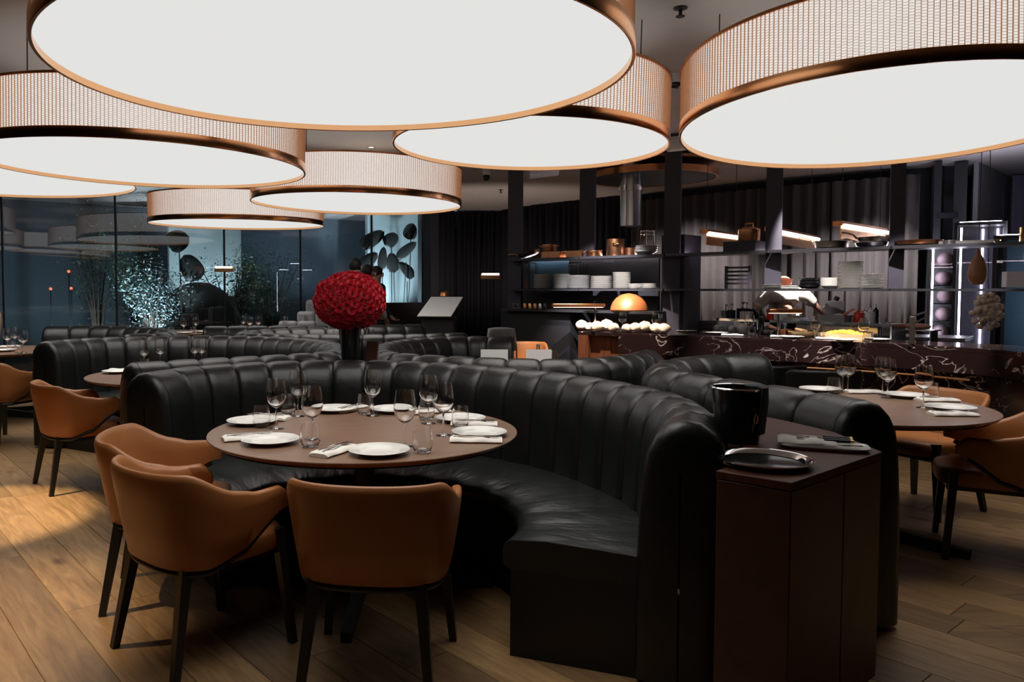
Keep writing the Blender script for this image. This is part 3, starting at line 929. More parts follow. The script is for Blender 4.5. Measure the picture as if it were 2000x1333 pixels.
chair = Maker(lambda: build_chair(M['tan_leather'], SHELL, SEAT, 'tan leather tub chairs'))
bchair = Maker(lambda: build_chair(M['black_leather'], SHELL2, SEAT.copy(), 'black leather tub chairs at the bar side'))
chair((-0.215, 2.885, 0), R(-7), 'tan leather tub chair seen square from behind at the near side of the nearest table')
chair((-0.93, 3.07, 0), R(-42), 'tan leather tub chair left of the laid table, nearest us of two there')
chair((-1.24, 3.60, 0), R(-79), 'tan leather tub chair half hidden behind the nearest left tan chair')
chair((-2.60, 5.63, 0), R(-50), 'single tan leather tub chair on the open floor at the left, at the second booth')
chair((3.04, 4.16, 0), R(62), 'tan leather tub chair cut by the right edge of the view')
chair((3.2, 5.02, 0), R(114), 'orange tan leather tub chair behind the table near the marble bar front')
x, y = P(15, 770, 0.46)
chair((x - 0.1, y + 0.1, 0), R(-20), 'tan leather tub chair under the table at the left edge')
x, y, z = Q(1022, 670, 9.6)
chair((x, y, 0), R(172), 'distant tan tub chair facing us behind the white menu cards')
x, y, z = Q(468, 630, 13.9)
chair((x, y, 0), R(160), 'far tan chair at the window table below the dark plants')
for (px, py, d, rz, lb) in ((1520, 706, 6.75, -6, 'black leather tub chair just right of the booth end, below the marble bar'), (1628, 713, 6.35, -12, 'black leather tub chair behind the wine glasses of the table by the bar'), ):
    x, y, z = Q(px, py, d)
    bchair((x, y + 0.25, 0), R(rz), lb)

# ---------------------------------------------------------------- table setting
def build_wine():
    root = thing('wine_glass', '', 'wine glass')
    put('foot', MB().lathe([(0, 0), (0.035, 0), (0.0365, 0.0015), (0.03, 0.0035), (0.014, 0.006), (0.005, 0.010), (0, 0.010)], 32), M['glass'], root)
    put('stem', MB().lathe([(0, 0.0101), (0.0048, 0.0101), (0.0038, 0.03), (0.0036, 0.085), (0.0052, 0.1), (0, 0.1)], 14), M['glass'], root)
    put('bowl', MB().lathe([(0, 0.1001), (0.006, 0.1002), (0.020, 0.108), (0.036, 0.124), (0.0465, 0.147), (0.0490, 0.166), (0.0455, 0.203), (0.0385, 0.243), (0.0377, 0.243), (0.0443, 0.203), (0.0477, 0.166), (0.0453, 0.148), (0.035, 0.1265), (0.019, 0.111), (0.004, 0.106), (0, 0.1055)], 36), M['glass'], root)
    return root


wine = Maker(build_wine)
tumbler = Maker(lambda: tag(put('tumbler', MB().lathe([(0, 0), (0.028, 0), (0.034, 0.004), (0.040, 0.02), (0.0425, 0.042), (0.040, 0.075), (0.0355, 0.105), (0.0345, 0.105), (0.0388, 0.075), (0.0412, 0.042), (0.0385, 0.022), (0.032, 0.010), (0, 0.008)], 36), M['glass']), '', 'tumbler'))
plate = Maker(lambda: tag(put('plate', MB().lathe([(0, 0), (0.07, 0), (0.078, 0.003), (0.088, 0.012), (0.126, 0.019), (0.128, 0.021), (0.126, 0.0225), (0.089, 0.0165), (0.084, 0.013), (0.077, 0.0065), (0.07, 0.005), (0, 0.005)], 56), M['porcelain']), '', 'plate'))


def napkin_mesh():
    rows = []
    n = 12
    for i in range(15):
        x = -0.115 + 0.23 * i / 14
        wob = 0.0025 * sin(i * 0.9)
        row = []
        for y, z in ((-0.045, 0.002), (-0.05, 0.007), (-0.046, 0.014), (-0.03, 0.020), (0.0, 0.0215), (0.03, 0.020), (0.046, 0.013), (0.042, 0.010), (0.05, 0.007), (0.045, 0.002), (0.02, 0.0), (-0.02, 0.0)):
            k = 1 if 0 < i < 14 else 0.97
            row.append((x, y * k + wob * 0.6, z * (1 if 0 < i < 14 else 0.75) + (wob if z > 0.012 else 0)))
        rows.append(row)
    m = MB(); m.grid(rows, cv=True, flip=True)
    nv = 12
    m.f.append(tuple(range(nv))); m.f.append(tuple(14 * nv + nv - 1 - k for k in range(nv)))
    return m.mesh('napkin', angle=50)


NAP = napkin_mesh()
napkin = Maker(lambda: tag(put('napkin', NAP, M['linen']), '', 'napkin'))


def knife_mesh():
    m = MB()
    pr = [(-0.105, 0.0055), (-0.10, 0.007), (0.0, 0.0055), (0.005, 0.0085), (0.08, 0.009), (0.105, 0.002)]
    rows = [[(x, -w_, 0), (x, w_ * 0.7, 0), (x, w_ * 0.7, 0.0025), (x, -w_, 0.0025)] for x, w_ in pr]
    m.grid(rows, cv=True); m.f.append((0, 1, 2, 3)); m.f.append((23, 22, 21, 20))
    return m.mesh('knife', smooth=False)


def fork_mesh():
    m = MB()
    pr = [(-0.10, 0.006, 0), (-0.03, 0.004, 0.003), (0.025, 0.003, 0.002), (0.04, 0.010, 0.001), (0.06, 0.0115, 0.002)]
    rows = [[(x, -w_, z), (x, w_, z), (x, w_, z + 0.002), (x, -w_, z + 0.002)] for x, w_, z in pr]
    m.grid(rows, cv=True); m.f.append((0, 1, 2, 3)); m.f.append((19, 18, 17, 16))
    for k in range(4):
        yy = -0.0095 + k * 0.0063
        m.box((0.08, yy, 0.004), (0.042, 0.0026, 0.002))
    return m.mesh('fork', smooth=False)


KN, FK = knife_mesh(), fork_mesh()
knife = Maker(lambda: tag(put('knife', KN, M['silver']), '', 'knife'))
fork = Maker(lambda: tag(put('fork', FK, M['silver']), '', 'fork'))
ZT = 0.7605


def clamp(px, py, lim):
    x, y = P(px, py, 0.762); v = Vector((x, y)) - TC
    if v.length > lim: v = v.normalized() * lim
    return TC + v


SEATS = ['before the half hidden tan chair', 'before the nearest left tan chair', 'at the back left of the nearest table', 'at the middle back of the nearest table',
         'at the back right of the nearest table, on the booth side', 'at the right end of the nearest table', 'before the tan chair seen square from behind']
plates = [(470, 826), (528, 865), (652, 802), (768, 804), (900, 822), (936, 850), (740, 886)]
naps = [(500, 816, 165), (486, 857, 25), (654, 883, 62), (684, 801, 60), (838, 806, 25), (926, 830, -4), (930, 862, -4)]
nap_seat = [0, 1, 6, 3, 4, 5, 5]
for i, (px, py) in enumerate(plates):
    c = clamp(px, py, 0.595)
    plate((c.x, c.y, ZT), 0, 'white dinner plate ' + SEATS[i], 'plates on the nearest table')
NL = ['beside the plate at the far left rim', 'left of the plate before the nearest left tan chair', 'before the tan chair seen square from behind', 'between two plates at the back of the nearest table',
      'behind the wine glasses at the nearest table back', 'between two plates at the nearest table right end', 'lying front most at the nearest table right end']
for i, (px, py, a) in enumerate(naps):
    c = clamp(px, py, 0.60); a = R(a)
    napkin((c.x, c.y, ZT), a, 'folded white napkin ' + NL[i], 'napkins on the nearest table')
    n = Vector((-sin(a), cos(a))); d = Vector((cos(a), sin(a)))
    p = c + n * 0.012 + d * 0.01
    knife((p.x, p.y, ZT + 0.0225), a, 'knife on the napkin ' + NL[i], 'knives on the nearest table')
    p = c - n * 0.014
    fork((p.x, p.y, ZT + 0.0225), a, 'fork on the napkin ' + NL[i], 'forks on the nearest table')
WG = [(540, 837, 'behind the tumbler at the left of the nearest table'), (582, 813, 'farthest back on the left of the nearest table'), (610, 861, 'behind the nearest left tumbler, tallest in front of the back left plate'), (728, 812, 'alone at the middle back of the nearest table'), (791, 872, 'standing front most at the middle right of the nearest table'), (837, 827, 'in front of the napkin at the back right of the nearest table'), (866, 850, 'right most on the nearest table, beside a tumbler')]
for px, py, lb in WG:
    x, y = P(px, py, 0.762); wine((x, y, ZT), 0, 'empty wine glass ' + lb, 'wine glasses on the nearest table')
TG = [(511, 834, 'before the plate at the left rim'), (563, 808, 'between the two wine glasses at the back left'), (606, 872, 'nearest us on the left, under a wine glass'), (712, 808, 'beside the lone wine glass at the middle back'), (833, 819, 'behind a wine glass at the back right'), (899, 835, 'beside the back right plate'), (825, 883, 'nearest us on the right, beside the front plate')]
for px, py, lb in TG:
    x, y = P(px, py, 0.762); tumbler((x, y, ZT), 0, 'empty tumbler ' + lb + ' of the nearest table', 'tumblers on the nearest table')

# settings on the other tables: (maker, px, py, label, rz)
def setat(mk, px, py, z, label, rz=0, group=None, lim=None, c=None):
    x, y = P(px, py, z)
    if lim:
        v = Vector((x, y)) - c
        if v.length > lim: v = v.normalized() * lim
        x, y = (c + v).xy
    return mk((x, y, z + 0.0005), rz, label, group)


for px, py, lb in ((1645, 766, 'left most, over the booth back'), (1733, 778, 'nearest us in the middle'), (1744, 765, 'behind another glass in the middle'), (1803, 797, 'right most, between two napkins'), (1655, 760, 'farthest left, behind another glass')):
    setat(wine, px, py, 0.76, 'empty wine glass on the table by the marble bar, ' + lb, 0, 'wine glasses on the table by the bar', 0.6, RT)
for px, py, lb in ((1628, 770, 'at the left behind the booth back'), (1822, 782, 'behind the napkins at the right')):
    setat(tumbler, px, py, 0.76, 'empty tumbler on the table by the marble bar, ' + lb, 0, 'tumblers on the table by the bar', 0.6, RT)
for px, py, lb in ((1795, 773, 'farther right'), (1855, 801, 'nearest the tan chair at the right'), (1600, 764, 'at the far left')):
    setat(plate, px, py, 0.76, 'white plate on the table by the marble bar, ' + lb, 0, 'plates on the table by the bar', 0.58, RT)
for px, py, a, lb in ((1835, 784, 0, 'beside the far right plate'), (1860, 812, -3, 'nearest the right tan chair'), (1690, 765, 0, 'behind the glasses at the left')):
    o = setat(napkin, px, py, 0.76, 'folded white napkin on the bar side table, ' + lb, R(a), 'napkins on the table by the bar', 0.60, RT)
    knife((o.location.x, o.location.y, ZT + 0.0225), R(a), 'knife on the napkin at the bar side table, ' + lb)
for px, py, lb in ((282, 721, 'left of the rim pair'), (294, 712, 'right of the rim pair'), (385, 712, 'left of the pair over the booth'), (403, 711, 'right of the pair over the booth')):
    setat(wine, px, py, 0.76, 'empty wine glass on the second booth table, ' + lb, 0, 'wine glasses on the second booth table', 0.66, LT)
setat(tumbler, 268, 734, 0.76, 'empty tumbler on the second booth table, beside the plate', 0, 'tumblers on the second booth table', 0.68, LT)
setat(tumbler, 283, 727, 0.76, 'empty tumbler on the second booth table, behind the plate', 0, 'tumblers on the second booth table', 0.66, LT)
setat(plate, 232, 729, 0.76, 'white plate on the second booth table, beside a folded napkin', 0, None, 0.6, LT)
setat(napkin, 216, 724, 0.76, 'folded white napkin on the second booth table, behind its plate', R(8), None, 0.62, LT)
for px, py, lb in ((46, 690, 'right most at its rim'), (15, 684, 'left one of the rear pair'), (30, 680, 'right one of the rear pair')):
    setat(wine, px, py, 0.76, 'empty wine glass on the table at the left edge, ' + lb, 0, 'wine glasses on the left edge table', 0.68, LE)
for px, py, lb in ((38, 691, 'before the right most wine glass'), (22, 686, 'behind the plate')):
    setat(tumbler, px, py, 0.76, 'empty tumbler on the table at the left edge, ' + lb, 0, 'tumblers on the left edge table', 0.68, LE)
setat(plate, 6, 687, 0.76, 'white plate on the table at the left edge', 0, None, 0.6, LE)
setat(napkin, 20, 679, 0.76, 'folded white napkin on the table at the left edge', 0, None, 0.5, LE)
# far window tables
ORD = ['first', 'second', 'third', 'fourth', 'fifth', 'sixth']
rows_ = [(FT2, R(200), 0.55, 3), (FT, R(180), 0.6, 6)]
i = 0
for c, a0, rr, n in rows_:
    for k in range(n):
        a = a0 + (k / max(1, n - 1) - 0.5) * 2.4 + PI / 2 + 0.35 * (k % 2)
        r2 = rr * (0.75 + 0.25 * (k % 2))
        wine((c.x + r2 * cos(a), c.y + r2 * sin(a), ZT), 0, ORD[k] + ' tiny wine glass round the far window table ' + ('left of' if c is FT2 else 'right of') + ' the far tan chair', 'far wine glasses at the window')
        i += 1
for c, n in ((FT, 4), (FT2, 3)):
    for k in range(n):
        a = -0.5 - k * 0.7
        tumbler((c.x + 0.5 * cos(a), c.y + 0.5 * sin(a), ZT), 0, ORD[k] + ' tiny tumbler on the far window table ' + ('left of' if c is FT2 else 'right of') + ' the far tan chair', 'far tumblers at the window')
        plate((c.x + 0.56 * cos(a + 0.35), c.y + 0.56 * sin(a + 0.35), ZT), 0, ORD[k] + ' tiny white plate on the far window table ' + ('left of' if c is FT2 else 'right of') + ' the far tan chair', 'far plates at the window')
for px, d, lb in ((658, 8.35, 'left of the rose vase'), (668, 8.5, 'just left of the rose vase'), (724, 8.45, 'right of the rose vase')):
    x, y, z = Q(px, 655, d)
    wine((x, y, ZT), 0, 'wine glass on the distant table ' + lb, 'wine glasses behind the roses')

# middle booth table: bottle, glasses, white cards
def card(px0, px1, ytop, d, label, z0=ZT, h=None):
    x0, y0, z0_ = Q(px0, ytop, d); x1, _, _ = Q(px1, ytop, d); h = z0_ - z0
    wd_ = x1 - x0
    r = thing('menu_card', label, 'menu', ((x0 + x1) / 2, d, z0), 0, 'standing white menu cards')
    b = MB(); b.add([(-wd_ / 2, -0.03, 0), (wd_ / 2, -0.03, 0), (wd_ / 2, 0, h), (-wd_ / 2, 0, h), (-wd_ / 2, 0.04, 0), (wd_ / 2, 0.04, 0)], [(0, 1, 2, 3), (3, 2, 5, 4)])
    o = put('folded_card', b.mesh('folded_card', smooth=False), M['paper'], r)
    s_ = o.modifiers.new('thick', 'SOLIDIFY'); s_.thickness = 0.003
    return r


card(939, 992, 683, 6.15, 'white menu card standing left of the tall glass in the middle booth')
card(1027, 1077, 683, 6.2, 'white menu card standing below the bottle in the middle booth')


def lathe_thing(name, cat, label, prof, m, loc, n=28, group=None):
    return tag(put(name, MB().lathe(prof, n), m, None, loc), label, cat, group)


x, y, _ = Q(1051, 690, 6.5)
bt = thing('bottle', 'clear glass bottle standing behind the right white menu card', 'bottle', (x, y, ZT))
put('body', MB().lathe([(0, 0), (0.038, 0), (0.04, 0.01), (0.04, 0.06), (0.03, 0.10), (0.015, 0.14), (0.0135, 0.19), (0.0105, 0.19), (0.012, 0.14), (0.027, 0.10), (0.037, 0.06), (0.037, 0.012), (0, 0.008)], 28), M['glass'], bt)
put('cap', MB().lathe([(0, 0.191), (0.0145, 0.191), (0.0145, 0.208), (0, 0.208)], 16), M['chrome'], bt)
HG = [(0, 0), (0.028, 0), (0.032, 0.01), (0.038, 0.08), (0.036, 0.17), (0.034, 0.17), (0.036, 0.08), (0.03, 0.014), (0, 0.01)]
x, y, _ = Q(1000, 690, 6.3); lathe_thing('tall_glass', 'glass', 'tall straight glass between the two white menu cards', HG, M['glass'], (x, y, ZT))
x, y, _ = Q(1081, 690, 6.35); lathe_thing('tall_glass', 'glass', 'tall straight glass right of the right white menu card', HG, M['glass'], (x, y, ZT))
x, y, z = Q(980, 656, 9.35)
cu = thing('cushion', 'pale grey patterned cushion standing left of the distant tan chair', 'cushion', (x, y, 0.47))
b = MB(); rows = []
for i in range(9):
    row = []
    for j in range(9):
        u, v = -1 + i / 4, -1 + j / 4
        row.append((u * 0.15, 0.05 * max(0, 1 - u ** 4) * max(0, 1 - v ** 4) + 0.005, 0.24 + v * 0.24))
    rows.append(row)
b.grid(rows)
o = put('cover', b, M['grey_felt'], cu); o.modifiers.new('thick', 'SOLIDIFY').thickness = 0.05
st = thing('bench', 'low black bench carrying the grey cushion', 'bench', (x, y + 0.1, 0))
put('bench_seat', MB().box((0, 0, 0.44), (0.9, 0.4, 0.06)), M['black_leather'], st, bevel=0.02)
put('bench_base', MB().box((0, 0, 0.205), (0.8, 0.3, 0.41)), M['plinth'], st)

# ---------------------------------------------------------------- service cabinet with its bucket and trays
poly = [(0.90, 2.45), (1.07, 2.29), (1.60, 2.735), (1.63, 3.12), (1.56, 3.38), (1.44, 3.7), (1.24, 3.55), (1.205, 3.05), (1.08, 2.62)]
cb = thing('service_cabinet', 'red brown wooden service cabinet wedged between two black booths', 'cabinet', (0, 0, 0))
put('body', MB().prism([(1.32 + (x - 1.32) * 0.985, 2.9 + (y - 2.9) * 0.985) for x, y in poly], 0.03, 0.825), M['cab'], cb)
put('countertop', MB().prism(poly, 0.825, 0.85), M['cabtop'], cb, bevel=0.002)


def face_panel(a, b, z0, z1, off=0.012):
    a, b = Vector((*a, 0)), Vector((*b, 0)); d = b - a
    put('door', MB().box((0, 0, 0), (d.length - 0.006, 0.02, z1 - z0)), M['cab'], cb, ((a.x + b.x) / 2, (a.y + b.y) / 2, (z0 + z1) / 2), (0, 0, math.atan2(d.y, d.x)), bevel=0.002)


e0, e1 = Vector(poly[1]), Vector(poly[2])
sh_ = (e1 - e0).normalized()
nn_ = Vector((-sh_.y, sh_.x)) * 0.012
face_panel(e0 + nn_, e0.lerp(e1, 0.55) + nn_, 0.05, 0.822)
face_panel(e0.lerp(e1, 0.55) + nn_, e1 + nn_, 0.05, 0.822)
e0, e1 = Vector(poly[0]), Vector(poly[1]); d_ = (e1 - e0).normalized()
nn_ = Vector((-d_.y, d_.x)) * 0.012
face_panel(e0 + nn_, e1 + nn_, 0.05, 0.822)
ZC = 0.8505
x, y = P(1488, 906, 0.85)
tr = thing('round_tray', 'round black serving tray with a shiny steel rim on the cabinet', 'tray', (x, y, ZC))
put('base', MB().lathe([(0, 0), (0.135, 0), (0.145, 0.006), (0.142, 0.009), (0.13, 0.004), (0, 0.004)], 56), M['black_gloss'], tr)
put('rim', MB().lathe([(0.136, 0.004), (0.152, 0.016), (0.158, 0.018), (0.1585, 0.022), (0.152, 0.021), (0.132, 0.007), (0.136, 0.004)], 56), M['chrome'], tr)
x, y = P(1608, 876, 0.85)
ang = R(-22)
pt = thing('square_plate', 'rounded rectangular white plate on the cabinet, under cutlery in a napkin', 'plate', (x, y, ZC), ang)
rows = []
for i in range(32):
    a = 2 * PI * i / 32; ca, sa = cos(a), sin(a)
    X = 0.15 * math.copysign(abs(ca) ** 0.45, ca); Y = 0.075 * math.copysign(abs(sa) ** 0.45, sa)
    rows.append([(X * k, Y * k, z) for k, z in ((0.02, 0), (0.85, 0), (1.0, 0.012), (1.0, 0.015), (0.86, 0.006), (0.02, 0.005))])
b = MB(); b.grid(rows, cu=True); put('dish', b, M['porcelain'], pt)
np2 = tag(put('napkin_pouch', NAP.copy(), M['linen'], None, (x - 0.055 * cos(ang), y - 0.055 * sin(ang) + 0.005, ZC + 0.0155), (0, 0, ang)), 'white napkin pouch holding cutlery on the rectangular plate', 'napkin')
np2.scale = (0.85, 1.25, 0.9)
for k in range(3):
    o = thing('steak_knife', 'black handled steak knife with brass ends tucked in the napkin pouch', 'knife', (x + 0.035 * cos(ang) - (k - 1) * 0.016 * sin(ang) * -1, y + 0.035 * sin(ang) - (k - 1) * 0.016, ZC + 0.038 - 0.003 * k), ang - 0.05 + 0.05 * k, 'steak knives in the napkin pouch')
    put('handle', MB().tube([(-0.035, 0, 0), (0.05, 0, 0)], 0.0065, 8), M['black_gloss'], o)
    put('ferrule', MB().tube([(0.051, 0, 0), (0.06, 0, 0)], 0.007, 8), M['brass'], o)
    put('blade', MB().box((-0.08, 0, 0), (0.09, 0.014, 0.002)), M['silver'], o)
fork((x + 0.0, y - 0.055, ZC + 0.02), ang + 0.1, 'steel fork lying on the rectangular plate beside the napkin pouch')
x, y = P(1440, 862, 0.85)
bk = thing('ice_bucket', 'black ice bucket with a dark cloth on the cabinet between the booths', 'bucket', (x, y, ZC))
h = 0.205
put('bucket_wall', MB().lathe([(0, 0), (0.072, 0), (0.078, 0.006), (0.098, h), (0.094, h), (0.075, 0.012), (0, 0.01)], 44), M['black_gloss'], bk)
put('rim', MB().lathe([(0.094, h), (0.1, h - 0.003), (0.102, h + 0.002), (0.098, h + 0.006), (0.093, h + 0.004), (0.094, h)], 44), M['chrome'], bk)
put('ring_handle', MB().tube([(0.03 + 0.006 * sin(2 * PI * k / 10), -0.094 - 0.004 * cos(2 * PI * k / 10), 0.10 + 0.02 * cos(2 * PI * k / 10)) for k in range(10)], 0.0025, 6, closed=True), M['brass'], bk)
rows = []
for i in range(9):
    a = R(-62 + i * 7.5)
    row = [((0.092) * cos(a) * 0.2, 0.05 * sin(a), h + 0.012), (0.085 * cos(a), 0.085 * sin(a), h + 0.012), (0.104 * cos(a), 0.104 * sin(a), h + 0.006)]
    for k in range(1, 5):
        rr = 0.106 - 0.004 * k + 0.004 * (i % 2)
        row.append((rr * cos(a), rr * sin(a), h - 0.042 * k))
    rows.append(row)
b = MB(); b.grid(rows)
o = tag(put('service_cloth', b, mat('grey_cloth', (0.05, 0.062, 0.06), 0.85), None, (x, y, ZC)), 'dark folded service cloth hanging over the rim of the ice bucket', 'cloth')
o.modifiers.new('thick', 'SOLIDIFY').thickness = 0.003

# ---------------------------------------------------------------- rose vase
VX, VY = -0.555, 5.42
vb = thing('service_cabinet', 'small dark cabinet among the booths, under the rose vase', 'cabinet', (0, 0, 0))
poly2 = [(VX - 0.30, VY - 0.06), (VX + 0.12, VY - 0.10), (VX + 0.02, VY + 0.30), (VX - 0.05, VY + 0.4)]
put('body', MB().prism(poly2, 0, 0.825), M['cab'], vb)
put('countertop', MB().prism(poly2, 0.825, 0.85), M['cabtop'], vb)
VX -= 0.045
lathe_thing('vase', 'vase', 'tall black tapering vase full of red roses', [(0, 0), (0.052, 0), (0.055, 0.01), (0.062, 0.12), (0.078, 0.30), (0.082, 0.315), (0.076, 0.315), (0.06, 0.15), (0, 0.12)], M['black_gloss'], (VX, VY, 0.8505), 40)


def rose_mesh():
    m = MB()
    def petal(a, r0, r1, z0, z1, wdt, curl):
        rows = []
        for i in range(4):
            u = -1 + 2 * i / 3
            row = []
            for j in range(3):
                v = j / 2
                r = r0 + (r1 - r0) * v + curl * v * v
                aa = a + u * wdt * (0.6 + 0.4 * v)
                row.append((r * cos(aa), r * sin(aa), z0 + (z1 - z0) * v - 0.004 * u * u * v))
            rows.append(row)
        m.grid(rows)
    for k in range(3): petal(k * 2.1, 0.003, 0.005, 0.0, 0.022, 1.1, 0.001)
    for k in range(4): petal(k * 1.57 + 0.4, 0.006, 0.011, 0.0, 0.021, 0.9, 0.003)
    for k in range(5): petal(k * 1.257, 0.009, 0.018, -0.002, 0.017, 0.75, 0.006)
    for k in range(6): petal(k * 1.047 + 0.5, 0.010, 0.024, -0.006, 0.008, 0.62, 0.006)
    return m.mesh('rose', angle=60)


RM = rose_mesh(); RM.materials.append(M['rose'])
bq = thing('rose_bouquet', 'big round bouquet of red roses in the black vase', 'flowers', (VX, VY, 1.352))
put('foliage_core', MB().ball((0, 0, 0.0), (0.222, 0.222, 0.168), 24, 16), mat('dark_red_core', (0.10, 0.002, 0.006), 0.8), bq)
ga = PI * (3 - 5 ** 0.5)
NR = 298
for i in range(NR):
    zz = 1 - (i + 0.5) / NR * 1.93
    rr = (1 - zz * zz) ** 0.5; a = i * ga
    d = Vector((rr * cos(a), rr * sin(a), zz))
    jit = 1 + rnd.uniform(-0.03, 0.035)
    low = 1.0 if zz > -0.5 else 1.0
    o = put('rose', RM, None, bq, (d.x * 0.232 * jit, d.y * 0.232 * jit, d.z * 0.186 * jit))
    nn = Vector((d.x, d.y, d.z * 1.3)).normalized() + Vector((rnd.uniform(-.25, .25), rnd.uniform(-.25, .25), rnd.uniform(-.25, .25)))
    o.rotation_euler = (nn.to_track_quat('Z', 'Y') @ Euler((0, 0, rnd.random() * 6)).to_quaternion()).to_euler()
    s = rnd.uniform(0.95, 1.25); o.scale = (s, s, s)
o = tag(put('menu_folder', MB().box((0, 0, 0.1), (0.11, 0.012, 0.2)), M['brown_menu'], None, (VX + 0.135, VY + 0.09, 0.86), (R(-8), 0, R(-40))), 'brown menu folder standing right of the black vase', 'menu')

# ---------------------------------------------------------------- marble bar
ZB = 0.92
bf, bl = spline([(1.75, 9.42), (2.6, 8.72), (3.4, 8.12), (3.95, 7.68), (4.45, 7.18), (4.72, 6.7), (4.8, 6.2), (4.8, 5.4)], 40)
bn = []
for i in range(41):
    d = (bf[min(i + 1, 40)] - bf[max(0, i - 1)]).normalized(); bn.append(Vector((-d.y, d.x, 0)) if -d.y + d.x > 0 else Vector((d.y, -d.x, 0)))


def bar_piece(name, o0, o1, z0, z1, m, i0=0, i1=40, parent=None, bevel=0):
    rows = []
    for i in range(i0, i1 + 1):
        a = bf[i] + bn[i] * o0; b = bf[i] + bn[i] * o1
        rows.append([(a.x, a.y, z0), (a.x, a.y, z1), (b.x, b.y, z1), (b.x, b.y, z0)])
    mb = MB(); mb.grid(rows, cv=True); n = len(rows) - 1
    mb.f.append((3, 2, 1, 0)); mb.f.append(tuple(n * 4 + k for k in range(4)))
    return put(name, mb, m, parent, bevel=bevel)


bar = thing('bar_counter', 'long curved bar counter of dark veined marble', 'bar', (0, 0, 0))
bar_piece('countertop', 0, 0.68, 0.88, ZB, M['marble'], parent=bar, bevel=0.004)
bar_piece('fascia', 0.0, 0.06, 0.69, 0.88, M['marble'], 4, 40, bar)
bar_piece('front_panel', 0.12, 0.22, 0.0, 0.88, M['marble'], 8, 40, bar)
bar_piece('back_panel', 0.6, 0.66, 0.0, 0.88, M['black'], parent=bar)
bar_piece('end_panel', 0.0, 0.66, 0.0, 0.88, M['barwood'], 0, 1, bar)
for i in range(1, 8):
    bar_piece('wood_panel', 0.065 + 0.012 * (i % 2), 0.14, 0.0, 0.69 if i > 3 else 0.875, M['barwood'], i, i + 1, bar)
put('foot_rail', MB().tube([(*(bf[i] - bn[i] * 0.02).xy, 0.64) for i in range(18, 31)], 0.011, 8), M['copper'], bar)


def on_bar(px, py): return (*P(px, py, ZB), ZB + 0.0005)


# ---------------------------------------------------------------- shelving above the bar
C0, C4 = Vector((1.14, 11.0, 0)), Vector((4.59, 7.7, 0))
ld = (C4 - C0).normalized(); lrot = math.atan2(ld.y, ld.x); ln = Vector((-ld.y, ld.x, 0))
if ln.y < 0: ln = -ln


def on_line(px, off=0.0):
    """plan point where a sight line column meets the shelf line"""
    u, f, _ = ray(px, 566)
    o = C0 + ln * off
    t = (o.x * f - o.y * u) / (ld.y * u - ld.x * f)
    return o + ld * t


shelf = thing('bar_shelving', 'tall black steel shelving standing over the bar, stacked with plates and copper pans', 'shelf', (0, 0, 0))
cols = [C0 + (C4 - C0) * (k / 4) for k in range(5)] + [C0 + (C4 - C0) * 1.27]
for c, cw, cz in zip(cols[:5], (0.20, 0.20, 0.19, 0.165, 0.13), (1.17, 1.86, 0.0, 1.418, 1.418)):
    put('column', MB().box((0, 0, (CEIL + cz) / 2), (cw, 0.08, CEIL - cz)), M['column'], shelf, (c.x, c.y, 0), (0, 0, lrot * 0.6))
ZU, ZL = 1.86, 1.442
M['shelf_led'] = emit('mauve_led', (1.0, 0.84, 0.92), 22.0)
for a, b in zip(cols, cols[1:]):
    m_ = (a + b) / 2; L_ = (b - a).length - 0.02
    put('upper_shelf', MB().box((0, 0, 0), (L_, 0.40, 0.03)), M['shelf'], shelf, (m_.x, m_.y, ZU - 0.015), (0, 0, lrot))
    put('led_strip', MB().box((0, 0, 0), (L_, 0.012, 0.012)), M['shelf_led'], shelf, (m_.x + ln.x * 0.19, m_.y + ln.y * 0.19, ZU + 0.0065), (0, 0, lrot))
    put('lower_shelf', MB().box((0, 0, 0), (L_, 0.42, 0.025)), M['shelf'], shelf, (m_.x, m_.y, ZL - 0.0125), (0, 0, lrot))
a, b = on_line(992, -0.18), on_line(1292, -0.18)
put('ledge', MB().box((0, 0, 0), ((b - a).length, 0.34, 0.03)), M['black'], shelf, ((a.x + b.x) / 2, (a.y + b.y) / 2, 1.155), (0, 0, lrot))
a, b = on_line(1000, 0.36), on_line(1288, 0.36)
put('back_panel', MB().box((0, 0, 0), ((b - a).length, 0.05, 1.86)), M['black'], shelf, ((a.x + b.x) / 2, (a.y + b.y) / 2, 0.93), (0, 0, lrot))
a, b = on_line(1000, 0.0), on_line(1135, 0.0)
put('side_cabinet', MB().box((0, 0, 0), ((b - a).length, 0.5, 1.13)), M['black'], shelf, ((a.x + b.x) / 2, (a.y + b.y) / 2, 0.565), (0, 0, lrot))
a, b = on_line(1036, 0.32), on_line(1112, 0.32)
put('blue_panel', MB().box((0, 0, 0), ((b - a).length, 0.02, 0.40)), M['teal'], shelf, ((a.x + b.x) / 2, (a.y + b.y) / 2, 1.65), (0, 0, lrot))
a = on_line(1300, 0.28)
put('pier', MB().box((0, 0, 0), (0.30, 0.45, 2.1)), M['column'], shelf, (a.x + 0.16, a.y - 0.1, 1.05), (0, 0, lrot))

# plates on the lower shelf
sp_mesh = MB().lathe([(0, 0), (0.62, 0), (0.7, 0.003), (0.98, 0.008), (1.0, 0.0105), (0.97, 0.0115), (0.68, 0.0075), (0, 0.006)], 28).mesh('plate')
sp_mesh.materials.append(M['porcelain'])
sp_grey = sp_mesh.copy(); sp_grey.materials.clear(); sp_grey.materials.append(M['grey_china'])


